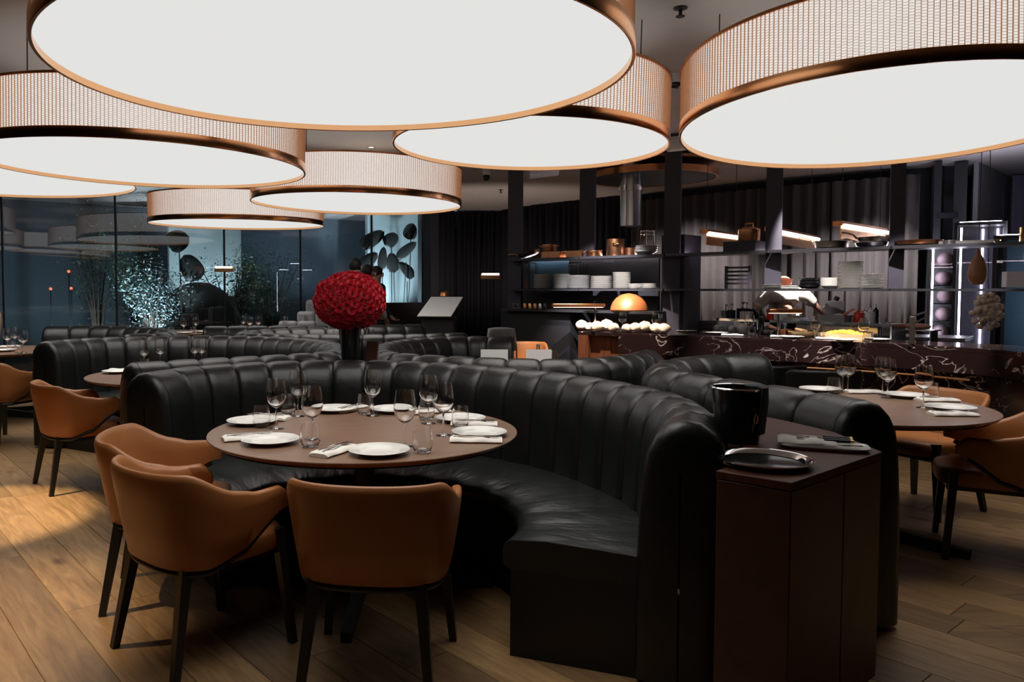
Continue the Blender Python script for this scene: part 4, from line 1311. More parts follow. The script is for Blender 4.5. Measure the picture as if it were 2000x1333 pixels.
def plate_stack(px, n, rad, pitch, where, mesh=sp_mesh, z0=ZL, off=0.0, kind='plate'):
    c = on_line(px, off)
    for k in range(n):
        o = bpy.data.objects.new('stacked_plate', mesh); COL.objects.link(o)
        o.location = (c.x + rnd.uniform(-.002, .002), c.y + rnd.uniform(-.002, .002), z0 + 0.001 + k * pitch)
        o.scale = (rad, rad, 1.0)
        tag(o, ('bottom plate of the ' if k == 0 else 'top plate of the ' if k == n - 1 else 'plate inside the ') + where, 'plate', 'plates in the ' + where)


plate_stack(1061, 17, 0.138, 0.0118, 'white stack at the left end of the lower bar shelf')
plate_stack(1097, 17, 0.115, 0.0118, 'white stack between the two steel plate racks')
plate_stack(1130, 15, 0.148, 0.0120, 'white stack below the wire rack on the lower bar shelf')
plate_stack(1174, 12, 0.138, 0.0140, 'white stack of wide rimmed plates right of the second bar column', off=-0.02)
plate_stack(1214, 15, 0.112, 0.0142, 'tallest white stack left of the pole, above the copper dome')
plate_stack(1241, 5, 0.090, 0.0130, 'low white stack left of the last low stack')
plate_stack(1267, 5, 0.092, 0.0135, 'low white stack against the third bar column')
plate_stack(1660, 23, 0.120, 0.0122, 'tall stone grey stack near the chef', sp_grey)
plate_stack(1702, 10, 0.112, 0.0150, 'pale stack beside the tall grey stack at the fifth bar column')
plate_stack(1515, 3, 0.15, 0.0160, 'low flat stack in front of the chef head', off=-0.04)
plate_stack(1544, 2, 0.13, 0.0160, 'low dark edged pair right of the chef head', sp_grey, off=0.05)


def rack(px, n, w_, h_, label, z0=ZL, off=0.0, m=None, dx=0.0):
    c = on_line(px, off)
    r = thing('wire_rack', label, 'rack', (c.x, c.y, z0 + 0.001), lrot)
    for k in range(n):
        x = -w_ / 2 + w_ * k / (n - 1)
        put('wire', MB().tube([(x, -0.12, 0.004), (x, -0.12, h_ - 0.02), (x, -0.10, h_), (x, 0.10, h_), (x, 0.12, h_ - 0.02), (x, 0.12, 0.004)], 0.006, 6), m or M['chrome'], r)
    put('cross_wire', MB().tube([(-w_ / 2, -0.12, h_ - 0.03), (w_ / 2, -0.12, h_ - 0.03)], 0.005, 6), m or M['chrome'], r)
    return r


rack(1037, 2, 0.03, 0.36, 'thin steel plate rack left of the first white plate stack', off=-0.05)
rack(1128, 5, 0.13, 0.36, 'steel wire rack with upright bars above the third plate stack', off=0.17)
c = on_line(1441, 0.0)
r = thing('knife_block', 'black slatted rack hanging on the lower bar shelf left of the chef', 'rack', (c.x, c.y, ZL + 0.001), lrot)
for k in range(5):
    put('slat', MB().box((0, 0, 0.06 + k * 0.045), (0.26, 0.03, 0.022)), M['column'], r)
put('side_frame', MB().box((-0.135, 0, 0.13), (0.02, 0.05, 0.26)), M['column'], r)
put('side_frame', MB().box((0.135, 0, 0.13), (0.02, 0.05, 0.26)), M['column'], r)

def shelf_loc(px, z, off=0.0):
    c = on_line(px, off); return (c.x, c.y, z + 0.001)


def pot(px, rad, h, label, m, z=ZU, off=0.0, name='copper_pot', lid=False, handle='loop', rz=0.0, cat='pot'):
    r = thing(name, label, cat, shelf_loc(px, z, off), lrot + rz)
    put('body', MB().lathe([(0, 0), (rad * 0.97, 0), (rad, 0.008), (rad, h), (rad * 1.02, h + 0.002), (rad * 0.97, h + 0.003), (rad * 0.96, 0.012), (0, 0.01)], 36), m, r)
    if lid:
        l = put('lid', MB().lathe([(0, h + 0.035), (rad * 0.5, h + 0.03), (rad * 0.95, h + 0.012), (rad * 1.03, h + 0.004), (0, h + 0.003)], 36), m, r)
        put('lid_handle', MB().tube([(-0.045, 0, h + 0.03), (-0.045, 0, h + 0.07), (0.045, 0, h + 0.07), (0.045, 0, h + 0.03)], 0.009, 8), M['brass'], l)
    if handle == 'loop':
        for s_ in (-1, 1):
            put('handle', MB().tube([(s_ * rad * 0.99, -0.04, h * 0.72), (s_ * (rad + 0.04), -0.035, h * 0.8), (s_ * (rad + 0.045), 0.035, h * 0.8), (s_ * rad * 0.99, 0.04, h * 0.72)], 0.009, 8), M['brass'], r)
    elif handle == 'front':
        put('handle', MB().tube([(0.03, -rad, h * 0.8), (0.05, -rad - 0.05, h * 0.75), (0.09, -rad - 0.045, h * 0.75), (0.09, -rad + 0.02, h * 0.7)], 0.010, 8), M['brass'], r)
    elif handle == 'long':
        put('handle', MB().bar((-rad * 0.98, 0, h * 0.7), (-rad - 0.2, 0, h + 0.03), 0.022, 0.014, 0.012, 0.010), M['brass'], r)
    return r


def box_tray(px, w_, d_, h_, label, m, z=ZU, off=0.0, name='roasting_tray', cat='tray', rz=0.0, handles=True):
    r = thing(name, label, cat, shelf_loc(px, z, off), lrot + rz)
    b = MB(); t = 0.006
    b.box((0, 0, t / 2), (w_, d_, t))
    for cx, cy, sx, sy in ((0, -d_ / 2, w_, t), (0, d_ / 2, w_, t), (-w_ / 2, 0, t, d_), (w_ / 2, 0, t, d_)): b.box((cx, cy, h_ / 2), (sx, sy, h_))
    put('body', b, m, r)
    if handles:
        put('handle', MB().tube([(w_ / 2, -0.05, h_ * 0.7), (w_ / 2 + 0.04, -0.045, h_), (w_ / 2 + 0.04, 0.045, h_), (w_ / 2, 0.05, h_ * 0.7)], 0.008, 8), M['brass'], r)
    return r


def pan(px, rad, h, label, m, z=ZU, off=0.0, rz=0.0, tilt=0.0, name='frying_pan'):
    r = thing(name, label, 'pan', shelf_loc(px, z + rad * abs(sin(tilt)) * 0.98, off), rot=(0, tilt, lrot + rz))
    put('body', MB().lathe([(0, 0), (rad * 0.72, 0), (rad * 0.9, 0.012), (rad, h), (rad * 1.02, h + 0.001), (rad * 0.985, h + 0.002), (rad * 0.86, 0.018), (rad * 0.7, 0.006), (0, 0.005)], 36), m, r)
    put('handle', MB().tube([(-rad * 0.98, 0, h * 0.8), (-rad * 1.2, 0, h + 0.03), (-rad * 1.7, 0, h + 0.055), (-rad * 1.85, 0, h + 0.05)], [0.010, 0.008, 0.008, 0.011], 8), M['brass'], r)
    return r


pan(1034, 0.16, 0.05, 'brown copper frying pan tilted at the left end of the upper bar shelf', M['iron'], tilt=-0.28, rz=0.3)
box_tray(1084, 0.30, 0.22, 0.085, 'copper roasting tray under a small copper pot on the upper bar shelf', M['copper_old'])
pot(1072, 0.095, 0.10, 'small copper pot sitting on the copper roasting tray', M['copper_old'], z=ZU + 0.088)
box_tray(1128, 0.24, 0.2, 0.085, 'dull copper roasting tray at the second bar column', M['copper_old'])
pot(1160, 0.105, 0.08, 'low copper pan right of the second bar column', M['copper_old'], handle='front', name='copper_pan', cat='pan')
pot(1201, 0.11, 0.21, 'tall copper stock pot left of the third bar column', M['copper_old'], off=-0.06, handle='front')
pot(1230, 0.085, 0.10, 'short copper pan behind the stack of white bowls', M['copper_old'], handle='none', name='copper_pan', cat='pan', off=0.08)
bowl_mesh = MB().lathe([(0, 0), (0.06, 0), (0.1, 0.02), (0.14, 0.042), (0.138, 0.046), (0.098, 0.025), (0, 0.006)], 28).mesh('bowl'); bowl_mesh.materials.append(M['porcelain'])
for k in range(4):
    c = shelf_loc(1260, ZU, -0.04)
    o = bpy.data.objects.new('stacked_bowl', bowl_mesh); COL.objects.link(o); o.location = (c[0] + 0.006 * k, c[1], c[2] + 0.022 * k)
    tag(o, 'shallow white bowl stacked below the chrome stand on the upper shelf', 'bowl', 'white bowls on the upper bar shelf')
c = shelf_loc(1264, ZU, 0.06)
r = thing('chrome_stand', 'round chrome wire stand above the white bowls by the third bar column', 'stand', c, lrot)
for k in range(5):
    a = k * 2 * PI / 5
    put('leg', MB().tube([(0.10 * cos(a), 0.10 * sin(a), 0), (0.085 * cos(a), 0.085 * sin(a), 0.30)], 0.005, 6), M['chrome'], r)
for z_ in (0.26, 0.30):
    put('ring', MB().tube([(0.088 * cos(2 * PI * k / 24), 0.088 * sin(2 * PI * k / 24), z_) for k in range(24)], 0.006, 6, closed=True), M['chrome'], r)
o = thing('storage_box', 'dark grey box under the golden stock pot on the upper shelf', 'box', shelf_loc(1452, ZU), lrot)
put('body', MB().box((0, 0, 0.05), (0.36, 0.3, 0.1)), M['column'], o, bevel=0.004)
put('lid', MB().box((0, 0, 0.106), (0.365, 0.305, 0.012)), M['column'], o)
pot(1461, 0.115, 0.13, 'golden lidded stock pot on the dark grey box by the fourth bar column', M['copper_old'], z=ZU + 0.114, lid=True, handle='none', name='stock_pot')
pan(1622, 0.17, 0.075, 'iron frying pan with a lid left on the upper shelf above the chef', M['iron'], rz=0.2)
pan(1706, 0.165, 0.055, 'pale steel frying pan lying on another pan on the upper shelf', M['steel'], z=ZU + 0.045, rz=0.5)
pan(1700, 0.15, 0.045, 'lower steel frying pan under the pale one on the upper shelf', M['steel'], rz=-0.2)
pan(1792, 0.20, 0.05, 'wide copper frying pan right of the fifth bar column', M['copper_old'], rz=0.15)
box_tray(1886, 0.42, 0.2, 0.03, 'long flat steel tray on the upper shelf near the display fridge', M['steel'], rz=0.05)
pot(1852, 0.06, 0.035, 'small steel bowl left of the long flat tray', M['steel'], handle='none', name='steel_bowl', cat='bowl', off=-0.08)
pot(2006, 0.07, 0.13, 'brass pot at the right end of the upper shelf', M['brass'], handle='none', name='brass_pot')
for k in range(3):
    c = shelf_loc(1580, ZL, -0.02)
    o = lathe_thing('black_bowl', 'bowl', 'black glazed bowl stacked on the lower shelf right of the chef head', [(0, 0), (0.07, 0), (0.1, 0.02), (0.108, 0.045), (0.103, 0.046), (0.09, 0.02), (0, 0.01)], M['black_gloss'], (c[0] + 0.004 * k, c[1], c[2] + 0.034 * k), 32, 'black bowls on the lower shelf')
o = thing('grey_bowl', 'grey stoneware bowl beside the tall grey plate stack', 'bowl', shelf_loc(1622, ZL, 0.02))
put('body', MB().lathe([(0, 0), (0.06, 0), (0.095, 0.03), (0.10, 0.115), (0.095, 0.115), (0.088, 0.03), (0, 0.012)], 32), M['grey_china'], o)
# ledge: small jars, copper dome
for k, (px, m_, nm) in enumerate(((1003, 'glass', 'clear'), (1012, 'glass', 'second clear'), (1026, 'copper_old', 'small copper'), (1036, 'brass', 'small brass'), (1046, 'copper_old', 'second small copper'), (1056, 'steel', 'small steel'), (1066, 'black_gloss', 'small black'))):
    c = on_line(px, -0.2)
    lathe_thing('jar', 'jar', nm + ' jar in the row on the bar ledge below the plates', [(0, 0), (0.026, 0), (0.03, 0.005), (0.03, 0.06), (0.024, 0.075), (0, 0.075)], M[m_], (c.x, c.y, 1.171), 20)
c = on_line(1229, -0.16)
dm = thing('copper_dome', 'large half round copper dome on the bar ledge', 'dome', (c.x, c.y, 1.171))
put('shell', MB().lathe([(0.222, 0), (0.228, 0.004), (0.222, 0.05), (0.20, 0.105), (0.155, 0.16), (0.095, 0.20), (0.0, 0.22)], 48), mat('satin_copper', (0.33, 0.10, 0.028), 0.45, 0.25), dm)
put('rim', MB().lathe([(0.222, 0), (0.234, 0), (0.234, 0.012), (0.226, 0.014), (0.222, 0)], 48), M['copper_dark'], dm)

# counter lamps on poles
def pole_lamp(px, pyb, ytop, hx0, hx1, hy, label):
    x, y = P(px, pyb, ZB)
    r = thing('counter_lamp', label, 'lamp', (x, y, ZB + 0.0005))
    _, _, zt = Q(px, ytop, y); _, _, zh = Q(px, hy, y)
    put('base', MB().lathe([(0, 0), (0.05, 0), (0.05, 0.008), (0.015, 0.012), (0, 0.012)], 20), M['chrome'], r)
    put('pole', MB().tube([(0, 0, 0.01), (0, 0, zt - ZB)], 0.011, 10), M['chrome'], r)
    a, b = (hx0 - px) / 1506 * y, (hx1 - px) / 1506 * y
    hd = put('head', MB().box(((a + b) / 2, 0, zh - ZB), (b - a, 0.10, 0.045)), M['copper_dark'], r, bevel=0.006)
    put('lens', MB().box(((a + b) / 2, 0, zh - ZB - 0.0245), (b - a - 0.04, 0.06, 0.003)), M['spot'], hd)
    return r


pole_lamp(1321, 641, 440, 1304, 1350, 604, 'tall chrome pole lamp standing on the bar right of the third column')
pole_lamp(1162, 646, 600, 1078, 1180, 597, 'short pole lamp with a long head over the loaves on the bar')
pole_lamp(1519, 657, 612, 1499, 1566, 608, 'short pole lamp with a copper head in front of the chef')


# linear heat lamps under the ceiling
def heat_lamp(p0, p1, z, label):
    a, b = Vector((*p0, z)), Vector((*p1, z)); L_ = (b - a).length; d = (b - a).normalized()
    r = thing('heat_lamp', label, 'lamp', ((a.x + b.x) / 2, (a.y + b.y) / 2, z), math.atan2(d.y, d.x))
    put('reflector', MB().box((0, 0.03, -0.035), (L_, 0.012, 0.16)), M['copper'], r)
    put('housing', MB().box((0, 0.06, 0.05), (L_, 0.10, 0.05)), M['copper_dark'], r)
    put('tube', MB().tube([(-L_ / 2 + 0.02, -0.005, 0.022), (L_ / 2 - 0.02, -0.005, 0.022)], 0.022, 12), M['heat'], r)
    for s_ in (-0.42, 0.42):
        put('cable', MB().tube([(s_ * L_, 0.06, 0.07), (s_ * L_, 0.06, CEIL - z)], 0.004, 6), M['black'], r)


heat_lamp((3.92, 8.95), (5.2, 10.5), 2.09, 'long glowing copper heat lamp above the chef, right of the fourth column')
heat_lamp((4.40, 8.35), (5.5, 9.4), 2.10, 'glowing copper heat lamp nearest the fifth column')
heat_lamp((3.30, 9.35), (4.05, 10.2), 2.09, 'glowing copper heat lamp behind the golden stock pot')

# back worktop of the kitchen with the slicer
bd = Vector((0.75, -0.66, 0)).normalized(); brot = math.atan2(bd.y, bd.x)
bw = thing('worktop', 'steel kitchen worktop behind the chef side of the bar', 'counter', (5.0, 9.5, 0), brot)
put('body', MB().box((0, 0, 0.43), (2.6, 0.6, 0.86)), M['black'], bw)
put('top', MB().box((0, 0, 0.88), (2.64, 0.64, 0.04)), M['steel'], bw, bevel=0.004)
x, y, z = Q(1622, 622, 9.42)
sl = thing('meat_slicer', 'white meat slicer that the chef reaches for', 'slicer', (x, y, 0.901), R(-20))
put('base', MB().box((0, 0, 0.05), (0.34, 0.26, 0.1)), M['white_plastic'], sl, bevel=0.03)
put('motor_housing', MB().ball((0.03, 0, 0.17), (0.16, 0.11, 0.09)), M['white_plastic'], sl)
put('blade', MB().lathe([(0, 0), (0.125, 0), (0.12, 0.012), (0, 0.02)], 36, M4=Matrix.Translation((0.02, -0.05, 0.27)) @ Matrix.Rotation(R(75), 4, 'X') @ Matrix.Rotation(R(20), 4, 'Y')), M['steel'], sl)
put('guard', MB().box((0.05, -0.02, 0.33), (0.2, 0.05, 0.13), 0.3), M['white_plastic'], sl, bevel=0.02)
put('knob', MB().lathe([(0, 0), (0.03, 0), (0.03, 0.05), (0, 0.055)], 16, M4=Matrix.Translation((0.05, 0, 0.40)) @ Matrix.Rotation(0.5, 4, 'Y')), M['black'], sl)

# ---------------------------------------------------------------- things on the bar
loaves = [(1140, 641, .95, 'first from the left end'), (1156, 643, .8, 'second from the left end'), (1170, 644, .95, 'left of the short pole lamp'), (1189, 642, 1.05, 'tallest, right of the short pole lamp'), (1203, 645, .85, 'left of the first bar wine glass'), (1229, 645, .75, 'right of the first bar wine glass'), (1246, 645, .85, 'halfway between the two bar wine glasses'), (1265, 645, 1.0, 'left of the second bar wine glass'), (1287, 647, .9, 'right of the second bar wine glass'), (1303, 648, .9, 'last of the row, by the tall chrome pole')]


def loaf_mesh():
    m = MB(); rows = []
    for i in range(16):
        a = 2 * PI * i / 16
        row = []
        for j in range(9):
            t = PI * j / 8
            r = 0.078 * max(1e-3, sin(t)) * (1 + 0.07 * sin(3 * a + j)); z = 0.062 - 0.062 * cos(t) * (1 - 0.15 * (t < 1))
            row.append((r * cos(a) * 1.1, r * sin(a), max(0, z)))
        rows.append(row)
    m.grid(rows, cu=True); return m.mesh('crumb')


LM = loaf_mesh(); LM.materials.append(M['bread'])
for px, py, s_, lb in loaves:
    x, y, z = on_bar(px, py + 6)
    r = thing('bread_loaf', 'round floured loaf on the bar, ' + lb, 'bread', (x, y + 0.12, z), rnd.random() * 3, 'floured loaves on the bar')
    r.scale = (s_, s_, s_ * 1.1)
    put('crust', LM, None, r)
    put('score_line', MB().tube([(-0.07 * cos(q) * 1.0, 0.01, 0.066 + 0.062 * sin(q)) for q in [R(20 + k * 14) for k in range(11)]], 0.003, 5), M['ham'], r)
for px, py, lb in ((1216, 649, 'first wine glass on the bar, among the loaves'), (1280, 651, 'second wine glass on the bar, near the end of the loaves'), (1464, 660, 'wine glass on the bar in front of the white dough tubs'), (1592, 664, 'wine glass on the bar beside the brown wooden bowl'), (1686, 671, 'wine glass on the bar left of the little chalk menu')):
    x, y, z = on_bar(px, py); wine((x, y, z), 0, lb, 'wine glasses on the bar')
for px, py, lb in ((1468, 657, 'tumbler on the bar behind the wine glass at the dough tubs'), (1602, 662, 'tumbler on the bar beside the brown wooden bowl'), (1696, 669, 'tumbler on the bar left of the little chalk menu')):
    x, y, z = on_bar(px, py); tumbler((x, y, z), 0, lb, 'tumblers on the bar')
for px, py, lb in ((1340, 649, 'at the end of the loaves'), (1400, 653, 'before the steel trough'), (1545, 661, 'before the brown wooden bowl'), (1650, 667, 'before the yellow fruit'), (1712, 666, 'under the little chalk menu')):
    x, y, z = on_bar(px, py); plate((x, y, z), 0, 'white plate on the bar ' + lb, 'plates on the bar')
for px, py, a, lb in ((1430, 656, -20, 'before the dough tubs'), (1527, 659, -22, 'below the copper headed pole lamp'), (1615, 663, -25, 'right of the wooden bowl')):
    x, y, z = on_bar(px, py); napkin((x, y, z), R(a), 'folded white napkin on the bar ' + lb, 'napkins on the bar')

# steel two tier pass on the bar
pa, pb = P(1378, 650, ZB), P(1722, 668, ZB)
pa, pb = Vector((*pa, 0)), Vector((*pb, 0)); pdn = (pb - pa).normalized(); pno = Vector((-pdn.y, pdn.x, 0)); pno = pno if pno.y > 0 else -pno
ps = thing('steel_pass', 'long steel pass shelf standing on the bar in front of the chef', 'shelf', (0, 0, 0))
prt = math.atan2(pdn.y, pdn.x)
ctr = (pa + pb) / 2 + pno * 0.38
PL = (pb - pa).length
ZP = 1.085
put('shelf_plate', MB().box((0, 0, 0), (PL, 0.34, 0.012)), M['steel'], ps, (ctr.x, ctr.y, ZP - 0.006), (0, 0, prt))
put('front_lip', MB().box((0, 0, 0), (PL, 0.006, 0.03)), M['chrome'], ps, (*(ctr - pno * 0.17).xy, ZP - 0.01), (0, 0, prt))
for k in range(6):
    q = ctr + pdn * (PL * (k / 5 - 0.5) * 0.98)
    put('leg', MB().box((0, 0, 0), (0.015, 0.3, ZP - 0.012 - ZB)), M['steel'], ps, (q.x, q.y, (ZP - 0.012 + ZB) / 2), (0, 0, prt))


def on_pass(px, off=0.36):
    u, f, _ = ray(px, 640); o = pa + pno * off
    t = (o.x * f - o.y * u) / (pdn.y * u - pdn.x * f)
    q = o + pdn * t
    return (q.x, q.y, ZP + 0.0005)


def under_pass(px, off=0.2):
    x, y, _ = on_pass(px, off); return (x, y, ZB + 0.0005)


o = thing('towel_pile', 'heap of white kitchen towels at the left end of the steel pass', 'towel', on_pass(1404))
rows = []
for i in range(20):
    a = 2 * PI * i / 20
    rows.append([((0.02 + 0.085 * (1 - t) ** 0.5) * cos(a) * (1 + .12 * sin(4 * a)) * (0 if t == 1 else 1), 0.09 * (1 - t) ** 0.5 * sin(a), 0.13 * t) for t in (0, .2, .4, .6, .8, .95, 1)])
b = MB(); b.grid(rows, cu=True); put('towel', b, M['linen'], o)


def holder(px, w_, h_, label, m, tools, name='utensil_holder', off=0.36):
    r = thing(name, label, 'utensil holder', on_pass(px, off), prt)
    b = MB(); t = 0.004
    b.box((0, 0, t / 2), (w_, 0.09, t))
    for cx, cy, sx, sy in ((0, -0.045, w_, t), (0, 0.045, w_, t), (-w_ / 2, 0, t, 0.09), (w_ / 2, 0, t, 0.09)): b.box((cx, cy, h_ / 2), (sx, sy, h_))
    put('box', b, m, r)
    for k in range(tools):
        x = -w_ * 0.35 + w_ * 0.7 * (k + .5) / tools
        put('ladle', MB().tube([(x, 0, 0.01), (x + 0.01 * (-1) ** k, 0, h_ + 0.05), (x + 0.012, 0, h_ + 0.075)], [0.005, 0.005, 0.016], 8), M['steel'], r)
    return r


holder(1417, 0.06, 0.09, 'steel utensil holder right of the towel heap on the pass', M['steel'], 2)
holder(1428, 0.05, 0.10, 'navy utensil holder on the pass left of the blue crate', M['navy'], 2)
holder(1452, 0.13, 0.12, 'navy crate of steel utensils on the pass, behind the folded towels', M['navy'], 3, off=0.46)
holder(1470, 0.09, 0.115, 'navy caddy on the pass left of the black bottle', M['navy'], 1, off=0.46)
for k in range(4):
    x, y, z = on_pass(1450 + 5 * k, 0.30)
    tag(put('folded_towel', MB().box((0, 0, 0.045), (0.028, 0.09, 0.09)), M['linen'], None, (x, y, z), (0, 0, prt), bevel=0.01), 'white folded towel standing on the pass before the blue crate', 'towel', 'standing white towels on the pass')


def bottle(name, label, loc, rad, h, m, mcap, cat='bottle', tip=True, group=None):
    r = thing(name, label, cat, loc)
    put('body', MB().lathe([(0, 0), (rad * 0.95, 0), (rad, 0.006), (rad, h * 0.62), (rad * 0.85, h * 0.7), (rad * 0.4, h * 0.76), (0, h * 0.76)], 24), m, r)
    if tip: put('cap', MB().lathe([(rad * 0.45, h * 0.761), (rad * 0.45, h * 0.82), (rad * 0.16, h * 0.86), (rad * 0.1, h), (0, h)], 18), mcap, r)
    return r


bottle('squeeze_bottle', 'short red squeeze bottle on the pass in front of the chef', on_pass(1504), 0.04, 0.105, M['red_plastic'], M['red_plastic'])
bottle('squeeze_bottle', 'small white squeeze bottle right of the short red one', on_pass(1515), 0.024, 0.095, M['white_plastic'], M['white_plastic'])
bottle('squeeze_bottle', 'red squeeze bottle at the right of the pass, beside the sausages', on_pass(1676), 0.045, 0.15, M['red_plastic'], M['red_plastic'])
bottle('sauce_jar', 'white sauce jar with orange sauce at the right of the pass', on_pass(1699), 0.052, 0.16, M['white_plastic'], M['frosted'], 'jar')
bottle('sauce_jar', 'small pale sauce jar behind the red squeeze bottle', on_pass(1688, 0.44), 0.03, 0.15, M['frosted'], M['white_plastic'], 'jar')
bottle('oil_bottle', 'black oil bottle standing on the bar right of the dough tubs', under_pass(1486, 0.15), 0.032, 0.32, M['black_gloss'], M['black_gloss'])
bottle('pepper_mill', 'tall black pepper mill with a steel cap at the right of the pass', on_pass(1710, 0.42), 0.028, 0.20, M['black_gloss'], M['chrome'], 'mill')
o = thing('plastic_tub', 'white plastic tub of cutlery behind the copper headed pole lamp', 'tub', on_pass(1527), prt)
put('body', MB().box((0, 0, 0.045), (0.085, 0.08, 0.09)), M['white_plastic'], o, bevel=0.008)
for k in range(3): put('spoon', MB().tube([(-0.02 + 0.02 * k, 0, 0.088), (-0.022 + 0.022 * k, 0, 0.125)], 0.006, 6), M['white_plastic'], o)
for px, w_, lb in ((1546, 0.10, 'small steel insert pan right of the white plastic tub'), (1562, 0.10, 'second small steel insert pan right of the white plastic tub'), (1617, 0.14, 'steel insert pan on the pass below the slicer'), (1643, 0.15, 'steel insert pan on the pass under the pale board'), (1690, 0.0, '')):
    if not w_: continue
    x, y, z = on_pass(px, 0.34)
    r = thing('steel_pan', lb, 'pan', (x, y, z), prt)
    b = MB(); h_ = 0.035 if w_ < .12 else 0.075; t = 0.003
    b.box((0, 0, t / 2), (w_, 0.18, t))
    for cx, cy, sx, sy in ((0, -0.09, w_, t), (0, 0.09, w_, t), (-w_ / 2, 0, t, 0.18), (w_ / 2, 0, t, 0.18)): b.box((cx, cy, h_ / 2), (sx, sy, h_))
    put('body', b, M['steel'], r)
    put('rim', MB().box((0, -0.096, h_ - 0.003), (w_ + 0.016, 0.012, 0.006)), M['chrome'], r)
x, y, z = on_pass(1654, 0.34)
r = thing('cutting_board', 'pale pink cutting board leaning out of the steel pan', 'board', (x, y, z + 0.088), rot=(R(8), R(-35), prt))
put('panel', MB().box((0, 0, 0.01), (0.16, 0.1, 0.016)), M['salmon'], r, bevel=0.005)
for k in range(5):
    x, y, z = on_pass(1664 + 2.5 * k, 0.30 + 0.02 * k)
    tag(put('sausage', MB().tube([(0, 0, 0.012), (0.01, 0, 0.05), (0.035, 0, 0.09), (0.06, 0, 0.10)], [0.008, 0.013, 0.013, 0.007], 8), M['ham'], None, (x, y, z), (0, 0, rnd.random())), 'dark red dried sausage on the pass left of the red bottle', 'sausage', 'sausages on the pass')
# below the pass
for k, (px, r_, lb) in enumerate(((1402, 0.052, 'first white dough ball under the pass, from the left'), (1430, 0.05, 'second white dough ball under the pass'), (1450, 0.07, 'largest white dough ball under the pass, right one'))):
    x, y, z = under_pass(px)
    r = thing('dough_tub', lb + ' in its clear tub', 'tub', (x, y, z))
    put('tub', MB().lathe([(0, 0), (r_ * 1.05, 0), (r_ * 1.1, 0.004), (r_ * 1.15, 0.07), (r_ * 1.1, 0.07), (r_ * 1.02, 0.008), (0, 0.006)], 24), M['frosted'], r)
    put('dough', MB().ball((0, 0, r_ * 0.8 + 0.01), (r_ * .95, r_ * .95, r_ * .8)), M['linen'], r)
def round_bowl(name, label, loc, rad, h, m, cat='bowl', extra=None):
    r = thing(name, label, cat, loc)
    put('body', MB().lathe([(0, 0), (rad * 0.75, 0), (rad * 0.92, h * 0.4), (rad, h), (rad * 0.95, h), (rad * 0.86, h * 0.4), (0, 0.008)], 32), m, r)
    return r
round_bowl('steel_bowl', 'round steel tray of onions under the pass left of the copper headed pole', under_pass(1504), 0.09, 0.055, M['steel'])
x, y, z = under_pass(1500); tag(put('onion', MB().ball((0, 0, 0.055), 0.045), M['rock'], None, (x - 0.01, y, z)), 'dark round aubergine in the steel tray under the pass', 'vegetable')
x, y, z = under_pass(1511); tag(put('carrot', MB().tube([(-0.05, 0, 0.10), (0.06, -0.02, 0.06)], [0.022, 0.01], 10), M['salmon'], None, (x, y, z)), 'orange pink carrot piece in the steel tray under the pass', 'vegetable')
round_bowl('mussel_bowl', 'brown glazed bowl under the pass right of the copper headed pole', under_pass(1533), 0.075, 0.07, M['copper_old'])
round_bowl('wooden_bowl', 'wide brown wooden bowl on the bar left of a wine glass', under_pass(1567, 0.14), 0.145, 0.06, M['board'])
x, y, z = under_pass(1565, 0.14)
tag(put('bread_slice', MB().box((0, 0, 0.012), (0.11, 0.09, 0.024)), M['board'], None, (x, y, z + 0.062), (R(10), R(6), 0.5), bevel=0.006), 'toasted bread slice on the wide wooden bowl', 'bread')
x, y, z = under_pass(1608, 0.10)
round_bowl('black_bowl', 'small black bowl tipped beside the tumbler on the bar', (x, y, z), 0.055, 0.055, M['black_gloss'])
fr = thing('fruit_tray', 'long wooden tray of yellow fruit on the bar', 'tray', under_pass(1650, 0.12), prt)
b = MB(); b.box((0, 0, 0.006), (0.44, 0.2, 0.012))
for cx, cy, sx, sy in ((0, -0.1, 0.44, 0.012), (0, 0.1, 0.44, 0.012), (-0.22, 0, 0.012, 0.2), (0.22, 0, 0.012, 0.2)): b.box((cx, cy, 0.03), (sx, sy, 0.06))
put('body', b, M['board'], fr)
fx, fy, fz = under_pass(1650, 0.12)
FM = MB().ball((0, 0, 0), (0.034, 0.03, 0.03), 12, 8).mesh('yellow_fruit'); FM.materials.append(M['yellow'])
for k in range(16):
    a_, b_ = (k % 8) * 0.045 - 0.16, (k // 8) * 0.07 - 0.035
    q = Vector((fx, fy, 0)) + pdn * (a_ + rnd.uniform(-.01, .01)) + pno * b_
    o = bpy.data.objects.new('yellow_fruit', FM); COL.objects.link(o); o.location = (q.x, q.y, fz + 0.045 + 0.024 * sin(PI * (k % 8) / 7)); o.rotation_euler = (0, 0, rnd.random() * 3)
    tag(o, 'yellow fruit heaped in the long wooden tray', 'fruit', 'yellow fruit in the wooden tray')
for px, off, w_, lb in ((1640, 0.42, 0.42, 'large deep steel container under the pass, behind the yellow fruit'), (1700, 0.4, 0.22, 'deep steel container at the right end under the pass'), (1390, 0.4, 0.26, 'shallow steel trough at the left end under the pass'), (1580, 0.44, 0.2, 'deep steel container behind the wide wooden bowl')):
    x, y, z = under_pass(px, off)
    r = thing('steel_container', lb, 'container', (x, y, z), prt)
    b = MB(); h_ = 0.125; t = 0.004
    b.box((0, 0, t / 2), (w_, 0.16, t))
    for cx, cy, sx, sy in ((0, -0.08, w_, t), (0, 0.08, w_, t), (-w_ / 2, 0, t, 0.16), (w_ / 2, 0, t, 0.16)): b.box((cx, cy, h_ / 2), (sx, sy, h_))
    put('body', b, M['steel'], r)
    put('rim', MB().box((0, -0.086, h_ - 0.004), (w_ + 0.012, 0.012, 0.008)), M['chrome'], r)
x, y, z = on_bar(1733, 664)
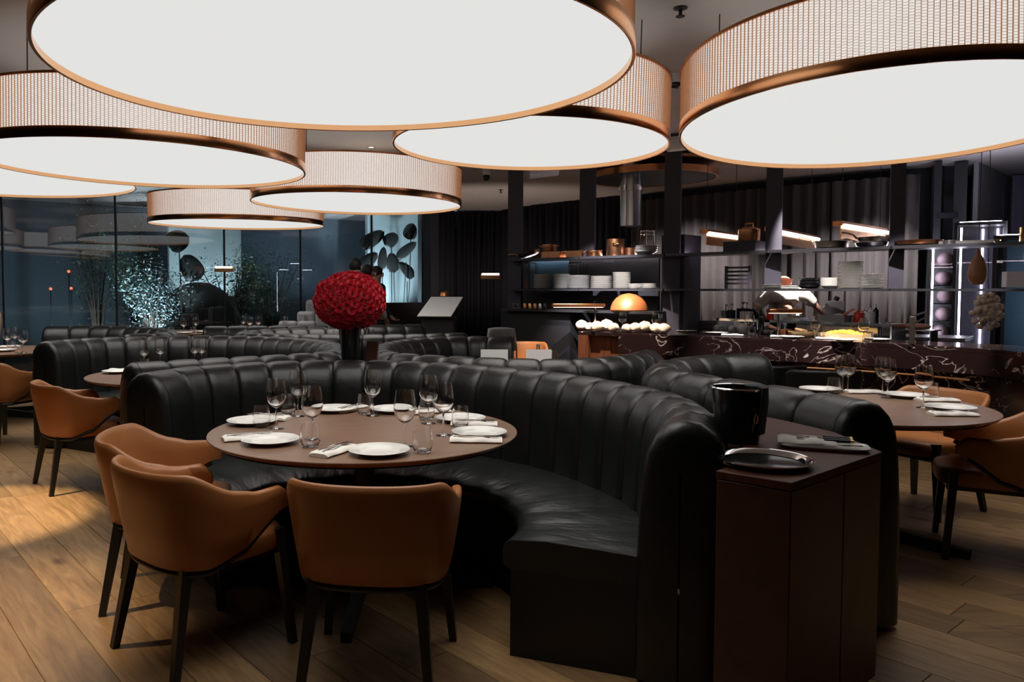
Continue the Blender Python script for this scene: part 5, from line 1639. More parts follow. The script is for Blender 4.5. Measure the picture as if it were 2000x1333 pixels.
cm = thing('chalk_menu', 'small black chalk menu board with white writing on the bar', 'sign', (x, y + 0.02, z + 0.022), rot=(R(-8), 0, R(-25)))
put('panel', MB().box((0, 0, 0.075), (0.095, 0.012, 0.15)), M['black'], cm, bevel=0.002)
b = MB()
for k in range(9):
    xx = -0.038
    while xx < 0.03:
        l_ = rnd.uniform(0.006, 0.018); b.box((xx + l_ / 2, -0.0065, 0.132 - k * 0.0135), (l_, 0.001, 0.004)); xx += l_ + 0.005
put('chalk_writing', b, M['paper'], cm)
pot_loc = on_pass(1732, 0.40)
x, y, _ = P(1735, 662, ZB)[0], P(1735, 662, ZB)[1] + 0.36, 0
r = thing('steel_pot', 'wide steel pot below the terracotta pot right of the pass', 'pot', (x, y, ZB + 0.001))
put('body', MB().lathe([(0, 0), (0.085, 0), (0.09, 0.005), (0.09, 0.17), (0.098, 0.172), (0.098, 0.176), (0.086, 0.175), (0.085, 0.01), (0, 0.008)], 32), M['steel'], r)
put('handle', MB().tube([(0.09, -0.03, 0.14), (0.125, -0.025, 0.15), (0.125, 0.025, 0.15), (0.09, 0.03, 0.14)], 0.006, 8), M['chrome'], r)
lathe_thing('terracotta_pot', 'pot', 'terracotta pot stacked on the wide steel pot', [(0, 0), (0.062, 0), (0.066, 0.006), (0.082, 0.105), (0.076, 0.105), (0.06, 0.012), (0, 0.01)], mat('terracotta', (0.62, 0.32, 0.17), 0.7), (x, y, ZB + 0.178), 28)
x, y = P(1760, 662, ZB); y += 0.25; x += 0.05
r = thing('steel_pot', 'dark steel bain marie pot right of the terracotta pot', 'pot', (x, y, ZB + 0.001))
put('body', MB().lathe([(0, 0), (0.062, 0), (0.064, 0.15), (0.075, 0.152), (0.075, 0.157), (0.06, 0.156), (0.058, 0.01), (0, 0.008)], 30), M['steel'], r)
x, y = P(1805, 668, ZB); y += 0.3; x += 0.12
r = thing('serving_board', 'raised board holding pink meat near the black tap', 'board', (x, y, ZB + 0.001), prt)
put('board_top', MB().box((0, 0, 0.10), (0.36, 0.2, 0.012)), M['steel'], r)
for s_ in (-0.15, 0.15): put('leg', MB().box((s_, 0, 0.047), (0.012, 0.16, 0.094)), M['steel'], r)
tag(put('meat_piece', MB().ball((0, 0, 0.03), (0.13, 0.06, 0.032)), M['salmon'], None, (x, y, ZB + 0.108), (0, 0, prt)), 'long pink piece of meat on the raised board by the tap', 'meat')
x, y = P(1787, 674, ZB)
r = thing('tap', 'dark square bar tap with two levers at the right of the bar', 'tap', (x, y + 0.05, ZB + 0.001), R(-30))
put('column', MB().box((0, 0, 0.13), (0.045, 0.045, 0.26)), M['iron'], r, bevel=0.004)
put('lever', MB().bar((0.0, 0, 0.262), (0.12, 0.02, 0.31), 0.018, 0.014), M['steel'], r)
put('lever', MB().bar((0.02, 0.0, 0.2), (0.13, 0.03, 0.27), 0.016, 0.012), M['steel'], r)

# ---------------------------------------------------------------- display fridges, slats and drape at the right
M['top_fill'] = emit('lavender_top_fill', (0.80, 0.80, 1.0), 18.0)


def facing(x, y): return math.atan2(y, x) - PI / 2


def fridge(px, d, w_, h_, label, items, inside, leds):
    x, y, _ = Q(px, 566, d)
    r = thing('display_fridge', label, 'fridge', (x, y, 0), facing(x, y))
    b = MB(); t = 0.04
    b.box((-w_ / 2, 0.25, h_ / 2), (t, 0.5, h_)); b.box((w_ / 2, 0.25, h_ / 2), (t, 0.5, h_)); b.box((0, 0.25, h_ - t / 2), (w_, 0.5, t)); b.box((0, 0.25, 0.3), (w_, 0.5, 0.6)); b.box((0, 0.49, h_ / 2), (w_, 0.02, h_))
    put('cabinet', b, M['black'], r)
    put('top_fill_panel', MB().box((0, 0.25, h_ + 0.008), (w_ - 0.08, 0.3, 0.012)), M['top_fill'], r)  # glowing panel added out of sight to light the ceiling, no real fridge part
    put('liner', MB().box((0, 0.47, (h_ + 0.6) / 2), (w_ - t, 0.01, h_ - 0.66)), inside, r)
    pane_of(put('glass_door', MB().box((0, 0.0, (h_ + 0.6) / 2), (w_ - t, 0.008, h_ - 0.64)), M['fridge_glass'], r))
    for lx in leds: put('led_strip', MB().box((lx, 0.45 if abs(lx) < w_ / 2 - .06 else 0.06, (h_ + 0.62) / 2), (0.022, 0.012, h_ - 0.75)), M['led'], r)
    for k in range(items):
        z = 0.75 + (h_ - 0.85) * k / max(1, items)
        put('shelf', MB().box((0, 0.26, z), (w_ - t, 0.38, 0.012)), M['chrome'], r)
        tag(put('meat_cut', MB().ball((rnd.uniform(-.03, .03), 0.22, z + 0.105), (w_ * 0.30, 0.09, 0.098), 14, 10), M['pale_meat'], None, (x, y, 0), (0, 0, facing(x, y))), 'pale pink cut of meat on a shelf of the bright narrow fridge', 'meat', 'meat cuts in the bright fridge')
    return r


fridge(1843, 10.4, 0.34, 2.08, 'narrow brightly lit display fridge with pale meat, right of the curtain', 5, M['white_plastic'], [-0.13, 0.13])
fridge(1911, 9.9, 0.52, 2.30, 'dark glass display fridge with bright strips behind the hanging garlic', 0, M['column'], [-0.2, 0.03, 0.19])
fridge(1990, 9.4, 0.50, 2.10, 'teal lit display fridge at the right edge', 0, M['teal'], [0.2])
x, y, _ = Q(1995, 566, 8.9)
tag(put('carton', MB().box((0, 0, 0.09), (0.34, 0.2, 0.18)), M['paper'], None, (x, y, 1.46), (0, 0, -0.4), bevel=0.004), 'white carton on the lower bar shelf at the right edge', 'box')
# hanging ham and garlic on a rail
x, y, z = Q(1911, 500, 9.05)
hm = thing('hanging_ham', 'brown cured ham hanging above the garlic in front of the fridges', 'ham', (x, y, 0))
rows = []
for i in range(18):
    a = 2 * PI * i / 18
    rows.append([(r_ * cos(a) * (1 + .1 * sin(2 * a)), r_ * 0.7 * sin(a), zz) for r_, zz in ((0.004, 1.50), (0.06, 1.49), (0.10, 1.54), (0.12, 1.62), (0.10, 1.72), (0.06, 1.80), (0.03, 1.85), (0.016, 1.90), (0.003, 1.92))])
b = MB(); b.grid(rows, cu=True); put('ham_body', b, M['ham'], hm)
put('string', MB().tube([(0, 0, 1.91), (0, 0, 2.2), (0, 0, CEIL)], 0.004, 6), M['black'], hm)
gb = thing('garlic_braid', 'ring of garlic bulbs hanging in front of the display fridges', 'garlic', (x + 0.02, y - 0.16, 0))
GM = MB().lathe([(0, -0.03), (0.022, -0.026), (0.034, -0.008), (0.03, 0.012), (0.012, 0.026), (0.004, 0.04), (0, 0.04)], 10).mesh('garlic_bulb'); GM.materials.append(M['garlic'])
for k in range(44):
    a = 2 * PI * k / 44 * 2 + 0.1 * k
    rr = 0.11 + 0.045 * (k % 3 - 1)
    o = put('garlic_bulb', GM, None, gb, (rr * cos(a), rnd.uniform(-.04, .04), 1.18 + rr * 1.25 * sin(a)), (rnd.uniform(-1, 1), rnd.uniform(-1, 1), a))
    o.scale = (1.15, 1.15, 1.15)
put('string', MB().tube([(0, 0, 1.34), (0, 0.02, 1.6), (0.0, 0.05, CEIL)], 0.004, 6), M['bark'], gb)
# slat screen above the fridges
sc_ = thing('slat_screen', 'screen of upright black slats above and behind the display fridges', 'screen', (0, 0, 0))
for px, d, w_ in ((1826, 11.25, 0.09), (1870, 11.3, 0.16), (1902, 11.75, 0.13), (1925, 12.15, 0.13), (1945, 12.55, 0.13), (1961, 12.9, 0.12)):
    x, y, _ = Q(px, 566, d)
    put('slat', MB().box((0, 0, 1.64), (w_, 0.14, 3.28)), M['slat'], sc_, (x, y, 0), (0, 0, facing(x, y)))
put('rail', MB().bar((*Q(1826, 566, 11.2)[:2], 2.5), (*Q(1866, 566, 11.15)[:2], 2.5), 0.06, 0.06, 0.08, 0.08), M['slat'], sc_)
tag(wall_between('wall_kitchen', (7.95, 11.42), (9.7, 13.05), 0.0, CEIL, 0.06, M['pale_wall']), kind='structure')
x, y, _ = Q(1974, 450, 12.6); x2, y2, _ = Q(2035, 450, 12.2)
curtain((x, y), (x2, y2), 0.02, 3.28, M['lavender'], 'lavender drape at the right edge above the shelving', 0.2, 0.05)

# ---------------------------------------------------------------- lectern, wall lamp, grey armchairs, high chair
x, y, _ = Q(857, 600, 10.9)
lc = thing('lectern', 'black reception lectern with a large white slanted menu', 'lectern', (x, y, 0), R(-8))
put('pedestal', MB().box((0, 0.05, 0.52), (0.46, 0.34, 1.04)), M['black'], lc, bevel=0.01)
b = MB(); b.add([(-0.28, -0.20, 1.065), (0.20, -0.22, 1.065), (0.33, 0.12, 1.33), (-0.13, 0.14, 1.33)], [(0, 1, 2, 3)])
o = put('white_sheet', b.mesh('white_sheet', smooth=False), M['paper'], lc); o.modifiers.new('thick', 'SOLIDIFY').thickness = 0.012
b = MB(); b.add([(-0.26, -0.17, 1.03), (0.24, -0.17, 1.03), (0.24, 0.2, 1.29), (-0.2, 0.2, 1.29)], [(3, 2, 1, 0)])
o = put('sloped_top', b.mesh('sloped_top', smooth=False), M['black'], lc); o.modifiers.new('thick', 'SOLIDIFY').thickness = 0.02
lp = put('reading_lamp', MB().tube([(0.06, 0.22, 1.2), (0.06, 0.22, 1.36)], 0.008), M['black'], lc)
put('lamp_shade', MB().lathe([(0.075, 0), (0.06, 0.05), (0.02, 0.07), (0, 0.07)], 24, c=(0.06, 0.2, 1.34)), M['copper_dark'], lp)


def strip_lamp(x, y, zf, label, rz=0.0):
    r = thing('copper_lamp', label, 'lamp', (x, y, 0), rz)
    put('stand', MB().tube([(0, 0.05, 0), (0, 0.05, zf + 0.02)], 0.01, 8), M['black'], r)
    put('base', MB().lathe([(0, 0), (0.12, 0), (0.12, 0.012), (0, 0.015)], 24, c=(0, 0.05, 0)), M['black'], r)
    hd = put('reflector', MB().box((0, 0.03, zf - 0.03), (0.34, 0.014, 0.09)), M['copper'], r)
    put('tube', MB().tube([(-0.15, 0, zf + 0.01), (0.15, 0, zf + 0.01)], 0.016, 8), M['heat'], hd)


x, y, z = Q(958, 537, 13.4); strip_lamp(x, y, z, 'small glowing copper lamp before the black curtain left of the bar shelving')
gp = on_glass(485)
strip_lamp(gp.x - 0.3, gp.y - 0.6, 1.43 + 43 * (gp.y - 0.6) / 1506, 'copper lamp standing in for a window reflection before the dark garden plants')  # built in place of a lamp's reflection in the glass, no lamp stands there
for k, (px, d, s_, lb) in enumerate(((572, 12.2, 1.0, 'front'), (608, 12.7, 1.15, 'middle'), (624, 13.3, 1.35, 'rear, tallest'))):
    x, y, _ = Q(px, 566, d)
    r = thing('grey_armchair', 'grey upholstered chair beside the rose bouquet, ' + lb, 'armchair', (x, y, 0), R(170))
    r.scale = (1, 1, s_)
    put('backrest', MB().box((-0.16, -0.2, 0.68), (0.31, 0.14, 0.5)), M['grey_felt'], r, bevel=0.05)
    put('backrest', MB().box((0.16, -0.2, 0.68), (0.31, 0.14, 0.5)), M['grey_felt'], r, bevel=0.05)
    put('seat', MB().box((0, 0.05, 0.39), (0.62, 0.52, 0.14)), M['grey_felt'], r, bevel=0.04)
    for sx in (-0.25, 0.25):
        for sy in (-0.2, 0.25): put('leg', MB().bar((sx, sy, 0.32), (sx, sy, 0), 0.04, 0.03), M['dark_wood'], r)
r = thing('high_chair', 'dull tan high backed chair behind the table at the left edge', 'chair', (-5.62, 9.32, 0), R(165))
rows = []
for i in range(13):
    u = -1 + i / 6
    rows.append([(u * (0.25 + 0.03 * (z - .45) / .75) * (1 - 0.25 * max(0, (z - 1.05) / 0.15) ** 2), -0.22 + 0.10 * u * u - 0.12 * (z - 0.45), z) for z in (0.40, 0.5, 0.7, 0.9, 1.05, 1.13, 1.18, 1.20)])
b = MB(); b.grid(rows)
o = put('backrest', b.mesh('backrest', angle=80), M['tan_dull'], r); sm_ = o.modifiers.new('thick', 'SOLIDIFY'); sm_.thickness = 0.06
put('seat', MB().box((0, 0.03, 0.43), (0.48, 0.48, 0.09)), M['tan_dull'], r, bevel=0.03)
for sx in (-0.2, 0.2):
    for sy in (-0.18, 0.22): put('leg', MB().bar((sx, sy, 0.40), (sx * 1.1, sy * 1.1, 0), 0.04, 0.03), M['dark_wood'], r)

# ---------------------------------------------------------------- people
def figure(name, label, loc, rz, J, bones, clothes, hair=None, face=None, skin=None):
    """J: joint -> (x, y, z, radius); bones: pairs of joints; the body is one skinned surface"""
    root = thing(name, label, 'person', loc, rz)
    def grow(nm, js, bs, m, rad=1.0, add=0.0, rootj=None, sub=2):
        idx = {j: i for i, j in enumerate(js)}
        me = bpy.data.meshes.new(nm)
        me.from_pydata([J[j][:3] for j in js], [(idx[a], idx[b]) for a, b in bs], [])
        o = bpy.data.objects.new(nm, me); COL.objects.link(o); o.parent = root
        o.modifiers.new('skin', 'SKIN').use_smooth_shade = True
        o.modifiers.new('smooth', 'SUBSURF').levels = sub; o.modifiers['smooth'].render_levels = sub
        lay = me.skin_vertices[0].data
        for j in js:
            r = J[j][3]; r = r if isinstance(r, tuple) else (r, r)
            lay[idx[j]].radius = (r[0] * rad + add, r[1] * rad + add); lay[idx[j]].use_root = (j == (rootj or js[0]))
        me.materials.append(m); return o
    js = list(J)
    full = dict(J); worn = set(j for c in clothes for j in c[1])
    for j in worn:
        r = J[j][3]; J[j] = (*J[j][:3], tuple(q * 0.6 for q in r) if isinstance(r, tuple) else r * 0.8)
    grow('body', js, bones, skin or M['skin'], rootj='hip')
    J.update(full)
    for nm, cj, m, rad, add in clothes:
        bs = [(a, b) for a, b in bones if a in cj and b in cj]
        grow(nm, [j for j in js if j in cj], bs, m, rad, add, rootj=cj[0])
    hx, hy, hz, hr = J['head']; hr = hr[0] if isinstance(hr, tuple) else hr
    if hair: put('hair', MB().ball((hx, hy + 0.015, hz + 0.02), (hr * 1.06, hr * 1.16, hr * 1.22), 18, 12), hair, root)
    fy = -1 if face is None else face
    for s_ in (-1, 1):
        put('ear', MB().ball((hx + s_ * hr * 1.02, hy, hz - 0.01), (0.012, 0.02, 0.032), 8, 6), M['skin'], root)
        put('eye', MB().ball((hx + s_ * 0.032, hy + fy * hr * 1.0, hz + 0.005), (0.012, 0.008, 0.009), 8, 6), M['black_gloss'], root)
    put('nose', MB().ball((hx, hy + fy * (hr * 1.1), hz - 0.025), (0.014, 0.02, 0.024), 8, 6), M['skin'], root)
    put('mouth', MB().ball((hx, hy + fy * (hr * 1.0), hz - 0.065), (0.024, 0.008, 0.006), 8, 6), M['salmon'], root)
    return root


def hand(J, bones, wrist, pre, d, s):
    """five short finger chains rooted in the palm; d: forward direction, s: thumb side"""
    w_ = Vector(J[wrist][:3]); d = Vector(d).normalized(); s = Vector(s).normalized(); up = d.cross(s)
    J[pre + 'palm'] = (*(w_ + d * 0.055), 0.026); bones.append((wrist, pre + 'palm'))
    for k, (o, L_) in enumerate(((0.026, 0.062), (0.009, 0.072), (-0.009, 0.068), (-0.026, 0.052))):
        a = w_ + d * 0.085 + s * o; b = a + d * L_ * 0.5 - up * 0.012; c = b + d * L_ * 0.4 - up * 0.028
        n = pre + 'f%d' % k
        J[n + 'a'] = (*a, 0.0105); J[n + 'b'] = (*b, 0.009); J[n + 'c'] = (*c, 0.0075)
        bones += [(pre + 'palm', n + 'a'), (n + 'a', n + 'b'), (n + 'b', n + 'c')]
    a = w_ + d * 0.05 + s * 0.042; b = a + d * 0.035 + s * 0.014
    J[pre + 'ta'] = (*a, 0.012); J[pre + 'tb'] = (*b, 0.009)
    bones += [(pre + 'palm', pre + 'ta'), (pre + 'ta', pre + 'tb')]


# chef: seen from behind, bending over the worktop, local +y is away from us
cx, cy = 4.06, 8.92
def L(px, py, d):
    X, Y, Z = Q(px, py, d); return (X - cx, Y - cy, Z)
J = {'hip': (0.0, 0.02, 0.95, (0.15, 0.12)), 'waist': (0.01, 0.05, 1.10, (0.145, 0.115)), 'chest': (0.015, 0.10, 1.27, (0.165, 0.125)), 'upper': (0.02, 0.15, 1.38, (0.12, 0.10)),
     'neck': (0.02, 0.21, 1.455, 0.06), 'head': (*L(1531, 551, 9.22), (0.078, 0.088)), 'crown': (*L(1531, 541, 9.24), (0.066, 0.076)),
     'ls': (*L(1500, 577, 9.03), 0.068), 'le': (*L(1477, 600, 9.0), 0.05), 'lw': (*L(1493, 622, 9.2), 0.033),
     'rs': (*L(1567, 573, 9.05), 0.068), 're': (*L(1590, 595, 9.14), 0.05), 'rw': (*L(1611, 616, 9.25), 0.032),
     'lk': (-0.12, 0.02, 0.5, 0.062), 'la': (-0.13, 0.03, 0.09, 0.042), 'lt': (-0.14, 0.16, 0.045, 0.04), 'lh': (-0.10, 0.02, 0.86, 0.09),
     'rk': (0.12, 0.02, 0.5, 0.062), 'ra': (0.13, 0.03, 0.09, 0.042), 'rt': (0.14, 0.16, 0.045, 0.04), 'rh': (0.10, 0.02, 0.86, 0.09)}
BN = [('hip', 'waist'), ('waist', 'chest'), ('chest', 'upper'), ('upper', 'neck'), ('neck', 'head'), ('head', 'crown'), ('upper', 'ls'), ('ls', 'le'), ('le', 'lw'), ('upper', 'rs'), ('rs', 're'), ('re', 'rw'),
      ('hip', 'lh'), ('lh', 'lk'), ('lk', 'la'), ('la', 'lt'), ('hip', 'rh'), ('rh', 'rk'), ('rk', 'ra'), ('ra', 'rt')]
bones = list(BN)
hand(J, bones, 'rw', 'r_', (0.6, 0.5, -0.45), (-0.5, 0.6, 0.1)); hand(J, bones, 'lw', 'l_', (0.5, 0.6, -0.4), (0.7, -0.5, 0.1))
J2 = J
figure('person', 'bald chef in a white jacket bending over the kitchen worktop, seen from behind', (cx, cy, 0), 0, J2, bones,
       [('jacket', ['hip', 'waist', 'chest', 'upper', 'ls', 'le', 'rs', 're'], M['shirt'], 1.0, 0.02), ('trousers', ['hip', 'lh', 'lk', 'la', 'rh', 'rk', 'ra'], M['navy'], 1.0, 0.02),
        ('apron_band', ['hip', 'waist'], M['navy'], 1.02, 0.02)][:2], None, 1)
put('apron', MB().lathe([(0.168, 0.78), (0.18, 0.8), (0.176, 1.0), (0.168, 1.06), (0.162, 1.06), (0.17, 0.9), (0.168, 0.78)], 28), M['navy'], bpy.data.objects['person'])


def stander(px, ytop, d, label, rz, top, hair=True, H=None):
    x, y, z = Q(px, ytop, d); s = z / 1.76
    J = {'hip': (0, 0, 0.95, (0.14, 0.11)), 'waist': (0, 0, 1.10, (0.13, 0.10)), 'chest': (0, 0.01, 1.28, (0.16, 0.115)), 'upper': (0, 0.015, 1.41, (0.11, 0.085)), 'neck': (0, 0.01, 1.51, 0.055),
         'head': (0, -0.01, 1.62, (0.078, 0.092)), 'crown': (0, 0.0, 1.68, (0.066, 0.078)),
         'ls': (-0.19, 0.01, 1.41, 0.06), 'le': (-0.24, 0.03, 1.13, 0.044), 'lw': (-0.20, -0.14, 0.97, 0.03), 'rs': (0.19, 0.01, 1.41, 0.06), 're': (0.24, 0.03, 1.13, 0.044), 'rw': (0.20, -0.14, 0.97, 0.03),
         'lh': (-0.1, 0, 0.86, 0.088), 'lk': (-0.11, 0, 0.5, 0.06), 'la': (-0.12, 0.02, 0.09, 0.04), 'lt': (-0.13, -0.11, 0.045, 0.038), 'rh': (0.1, 0, 0.86, 0.088), 'rk': (0.11, 0, 0.5, 0.06), 'ra': (0.12, 0.02, 0.09, 0.04), 'rt': (0.13, -0.11, 0.045, 0.038)}
    bones = list(BN)
    hand(J, bones, 'lw', 'l_', (0.2, -0.8, -0.5), (0.8, 0.2, 0.1)); hand(J, bones, 'rw', 'r_', (-0.2, -0.8, -0.5), (-0.8, 0.2, 0.1))
    r = figure('person', label, (x, y, 0), rz, J, bones, [('jacket', ['hip', 'waist', 'chest', 'upper', 'ls', 'le', 'lw', 'rs', 're', 'rw'], top, 1.0, 0.016), ('trousers', ['hip', 'lh', 'lk', 'la', 'rh', 'rk', 'ra'], M['navy'], 1.0, 0.018)], M['hair'], -1)
    r.scale = (s, s, s)
    return r


stander(694, 500, 10.9, 'tallest dark haired person standing behind the red roses, seen from behind', R(165), M['navy'])
stander(718, 513, 11.4, 'dark haired person with a white collar between the two others behind the roses', R(150), M['shirt'])
stander(736, 516, 11.9, 'dark haired person facing right, right most of the three behind the roses', R(70), M['navy'])
stander(-58, 500, 10.2, 'person in black standing behind the high chair at the left edge, partly out of view', R(180), M['navy'])

# ---------------------------------------------------------------- garden outside the window
gd = put('ground_garden', MB().box((0, 0, 0), (12.0, 4.6, 0.08)), M['soil'], None, ((WA + WB).x / 2 + wn.x * 2.45, (WA + WB).y / 2 + wn.y * 2.45, 0.005), (0, 0, wrot)); tag(gd, kind='structure')
def in_garden(px, back):
    g = on_glass(px); u, f, _ = ray(px, 566); d = Vector((u, f, 0)).normalized()
    return g + d * back
g0 = WA + wn * 4.4 - wd * 0.8; g1 = WB + wn * 4.4 + wd * 1.6
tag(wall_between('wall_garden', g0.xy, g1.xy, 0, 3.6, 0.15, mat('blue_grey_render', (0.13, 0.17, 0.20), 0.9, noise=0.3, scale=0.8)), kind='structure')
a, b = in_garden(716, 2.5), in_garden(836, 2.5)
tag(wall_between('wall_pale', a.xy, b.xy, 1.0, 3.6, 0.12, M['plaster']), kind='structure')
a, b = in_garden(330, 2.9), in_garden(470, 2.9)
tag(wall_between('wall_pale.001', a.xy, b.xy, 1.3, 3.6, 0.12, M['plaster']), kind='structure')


def shrub(c, size, n, m, label, h0=0.0, lean=0.0, ll=0.06, name='garden_shrub'):
    r = thing(name, label, 'plant', (c.x, c.y, 0.045))
    st_ = MB()
    tips = []
    for k in range(9):
        a = rnd.random() * 2 * PI; rr = rnd.uniform(0.2, 0.8)
        t = Vector((size[0] * rr * cos(a), size[1] * rr * sin(a), h0 + size[2] * rnd.uniform(0.5, 0.95)))
        st_.tube([(0, 0, 0), (t.x * 0.3, t.y * 0.3, t.z * 0.5), t], [0.03, 0.018, 0.006], 6); tips.append(t)
    put('stems', st_, M['bark'], r)
    b = MB()
    for k in range(n):
        t = rnd.choice(tips); q = rnd.random() ** 0.6
        c0 = Vector((t.x * (0.3 + 0.7 * q), t.y * (0.3 + 0.7 * q), t.z * (0.45 + 0.55 * q)))
        g = Vector((rnd.gauss(0, 1), rnd.gauss(0, 1), rnd.gauss(0, 1)))
        p = c0 + Vector((g.x * size[0] * .2, g.y * size[1] * .2, g.z * size[2] * .11))
        d = Vector((rnd.gauss(0, 1), rnd.gauss(0, 1), rnd.gauss(0.1, 0.6))).normalized(); s = d.cross(Vector((rnd.gauss(0, 1), rnd.gauss(0, 1), 1))).normalized()
        l_ = ll * rnd.uniform(0.6, 1.3)
        b.add([p, p + d * l_ * .5 + s * l_ * .2, p + d * l_, p + d * l_ * .5 - s * l_ * .2], [(0, 1, 2, 3)])
    o = put('foliage', b.mesh('foliage', smooth=False), m, r); o['kind'] = 'stuff'
    return r


def frond_plant(c, n, L_, label):
    r = thing('garden_fern', label, 'plant', (c.x, c.y, 0.045))
    for k in range(n):
        a = 2 * PI * k / n + rnd.uniform(-.2, .2); el = rnd.uniform(0.5, 1.2); b = MB()
        pts = [Vector((cos(a) * cos(el) * L_ * t, sin(a) * cos(el) * L_ * t, 0.25 + L_ * (sin(el) * t - 0.55 * t * t))) for t in [j / 8 for j in range(9)]]
        sd = Vector((-sin(a), cos(a), 0))
        for j in range(8):
            w_ = 0.14 * L_ * sin(PI * (j + .6) / 9)
            for s_ in (-1, 1):
                p = pts[j]; q = pts[j + 1]
                b.add([p, p.lerp(q, .35), q + sd * s_ * w_ * 1.2], [(0, 1, 2)])
        put('frond', b.mesh('frond', smooth=False), M['leaf'], r)
    return r


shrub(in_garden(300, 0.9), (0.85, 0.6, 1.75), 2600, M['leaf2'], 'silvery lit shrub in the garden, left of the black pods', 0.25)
shrub(in_garden(262, 1.6), (0.7, 0.6, 2.7), 1800, M['leaf'], 'tall dark shrub behind the silvery one at the left window joint', 0.3)
shrub(in_garden(455, 1.5), (0.9, 0.6, 2.0), 2400, M['leaf'], 'wide dark green shrub behind the stand-in copper lamp', 0.2)
shrub(in_garden(530, 1.9), (0.9, 0.6, 2.3), 2400, M['leaf'], 'dark green shrub right of the stand-in copper lamp', 0.2)
shrub(in_garden(190, 2.3), (0.8, 0.6, 2.9), 1500, M['leaf'], 'dark tree hanging over the left part of the garden', 0.4)
for px, bk, lb in ((430, 0.7, 'left most'), (475, 0.9, 'below the stand-in copper lamp'), (520, 0.8, 'third from the left'), (560, 1.0, 'right most')):
    frond_plant(in_garden(px, bk), 13, 0.95, 'spiky fern at the foot of the garden shrubs, ' + lb)


def boulder(c, s, label):
    m = MB(); rows = []
    ph = rnd.random() * 6
    for i in range(18):
        a = 2 * PI * i / 18; row = []
        for j in range(10):
            t = PI / 2 * j / 9
            k = 1 + 0.14 * sin(3 * a + ph + 2 * t) + 0.08 * sin(7 * a - ph + 5 * t)
            row.append((s[0] * k * cos(a) * cos(t) + 1e-4 * cos(a), s[1] * k * sin(a) * cos(t) + 1e-4 * sin(a), s[2] * sin(t) * (1 + 0.06 * sin(4 * a + ph) * cos(t))))
        rows.append(row)
    m.grid(rows, cu=True)
    return tag(put('boulder', m.mesh('boulder', angle=80), M['rock'], None, (c.x, c.y, 0.03)), label, 'rock')


boulder(in_garden(390, 1.3), (1.1, 0.5, 1.55), 'big dark boulder in the garden below the black pods')
boulder(in_garden(330, 1.3), (0.7, 0.4, 1.05), 'lower dark boulder in the garden left of the big one')


def pods(c, rz, items, label):  # leaf shapes built solid for what look like reflections in the glass
    r = thing('pod_reflection', label, 'reflection', (c.x, c.y, 0.045), rz)
    for k, (x, z, w_, h_, tl) in enumerate(items):
        m = MB(); rows = []
        for i in range(17):
            u = -1 + i / 8; row = []
            for j in range(13):
                v = -1 + j / 6
                wid = w_ * (1 - abs(v) ** 2.4) ** 0.5 * (1.0 - 0.22 * v) if abs(v) < 1 else 0.0
                row.append((u * wid, 0.16 * w_ * u * u + 0.08 * h_ * v * v, v * h_))
            rows.append(row)
        m.grid(rows)
        o = put('pod', m.mesh('pod', angle=80), M['pod'], r, (x, 0.12 * (k % 3), z), (0, tl, 0.5 * ((k % 3) - 1)))
        o.modifiers.new('thick', 'SOLIDIFY').thickness = 0.02
        put('stalk', MB().tube([(x * 0.5, 0.05, 0.0), (x * 0.9, 0.08, z * 0.5), (x, 0.12 * (k % 3), z - h_ * 0.9)], 0.011, 6), M['pod'], r)


pods(in_garden(368, 0.5), wrot, [(0.05, 1.80, 0.20, 0.27, -0.5), (-0.12, 2.3, 0.20, 0.22, 1.2)], 'pair of dark leaf pods standing in for reflections, before the big boulder')
pods(in_garden(765, 1.3), wrot * 0.4, [(-0.22, 2.1, 0.11, 0.28, 0.1), (0.02, 2.55, 0.16, 0.2, 0.9), (0.1, 2.02, 0.19, 0.24, -0.2), (0.34, 2.30, 0.12, 0.3, 0.9), (-0.42, 2.55, 0.16, 0.34, 1.0), (0.42, 1.85, 0.14, 0.3, -1.0), (-0.55, 2.05, 0.15, 0.28, 0.9), (0.48, 2.75, 0.16, 0.2, 0.3)], 'cluster of dark leaf pods standing in for reflections, before the pale garden wall')


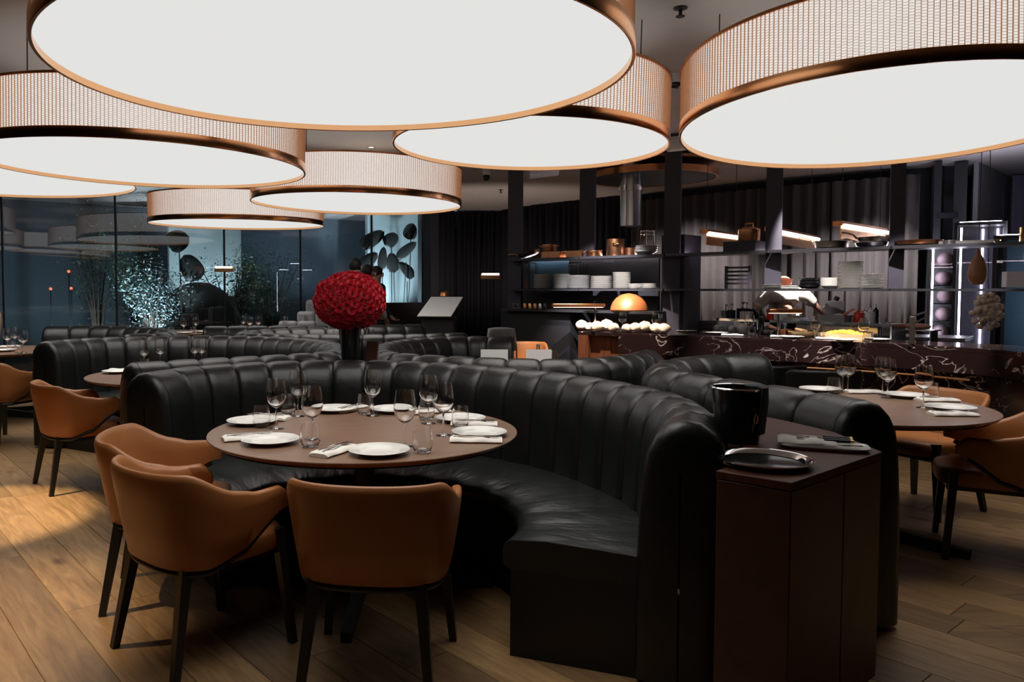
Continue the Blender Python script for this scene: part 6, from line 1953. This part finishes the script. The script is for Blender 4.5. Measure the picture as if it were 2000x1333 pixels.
def garden_light(c, tgt, power, label, col=(0.72, 0.87, 1.0), size=70):
    r = thing('fill_uplighter' if label.startswith('floor') else 'garden_spotlight', label, 'lamp', (c.x, c.y, 0.0 if label.startswith('floor') else 0.045))
    put('housing', MB().lathe([(0, 0), (0.045, 0), (0.045, 0.1), (0.035, 0.1), (0.035, 0.04), (0, 0.04)], 20), M['black'], r)
    put('lens', MB().lathe([(0, 0.085), (0.034, 0.085), (0.034, 0.09), (0, 0.09)], 20), M['led'], r)
    l = bpy.data.lights.new('beam', 'SPOT'); l.energy = power; l.spot_size = R(size); l.spot_blend = 0.6; l.color = col; l.shadow_soft_size = 0.05
    o = bpy.data.objects.new('beam', l); COL.objects.link(o); o.parent = r; o.location = (0, 0, 0.19)
    o.rotation_euler = (Vector(tgt) - Vector((c.x, c.y, 0.12))).to_track_quat('-Z', 'Y').to_euler()


garden_light(Vector((0.75, 14.6, 0)), (1.2, 16.6, 3.3), 130, 'floor uplighter, unseen, added to lift the ceiling behind the lectern', (1.0, 0.80, 0.70), 110)  # unseen lamp with a housing, added only to brighten the far ceiling
q = in_garden(300, 0.9)
garden_light(in_garden(252, 0.35), (q.x, q.y, 1.5), 420, 'garden spotlight below the silvery shrub')
q = in_garden(500, 1.2)
garden_light(in_garden(500, 0.3), (q.x, q.y, 1.2), 500, 'added garden spotlight below the spiky ferns')  # this and the following spotlights are unseen, added to brighten the garden
q = in_garden(770, 2.4)
garden_light(in_garden(765, 0.6), (q.x, q.y, 2.6), 700, 'added garden spotlight below the leaf pods at the pale wall')
q = in_garden(400, 2.8)
garden_light(in_garden(420, 2.2), (q.x, q.y, 3.0), 400, 'added garden spotlight behind the big boulder')
q = in_garden(120, 3.4)
garden_light(in_garden(120, 1.2), (q.x, q.y, 1.9), 110, 'added garden spotlight washing the wall at the left of the garden', (0.7, 0.85, 1.0), 95)
q = in_garden(640, 3.4)
garden_light(in_garden(650, 1.4), (q.x, q.y, 2.6), 170, 'added garden spotlight washing the wall right of the ferns', (0.62, 0.78, 1.0), 80)
for px, py, lb in ((135, 530, 'upper red signal light seen through the left window'), (139, 563, 'lower red signal light seen through the left window'), (99, 564, 'orange signal light left of the lower red one')):
    c = in_garden(px, 2.0); _, _, z = Q(px, py, c.y)
    r = thing('signal_light', lb, 'light', (c.x, c.y, 0.045))
    put('post', MB().tube([(0, 0, 0), (0, 0, z - 0.08)], 0.012, 6), M['black'], r)
    put('bulb', MB().ball((0, 0, z - 0.05), 0.026, 10, 8), M['red_led'], r)
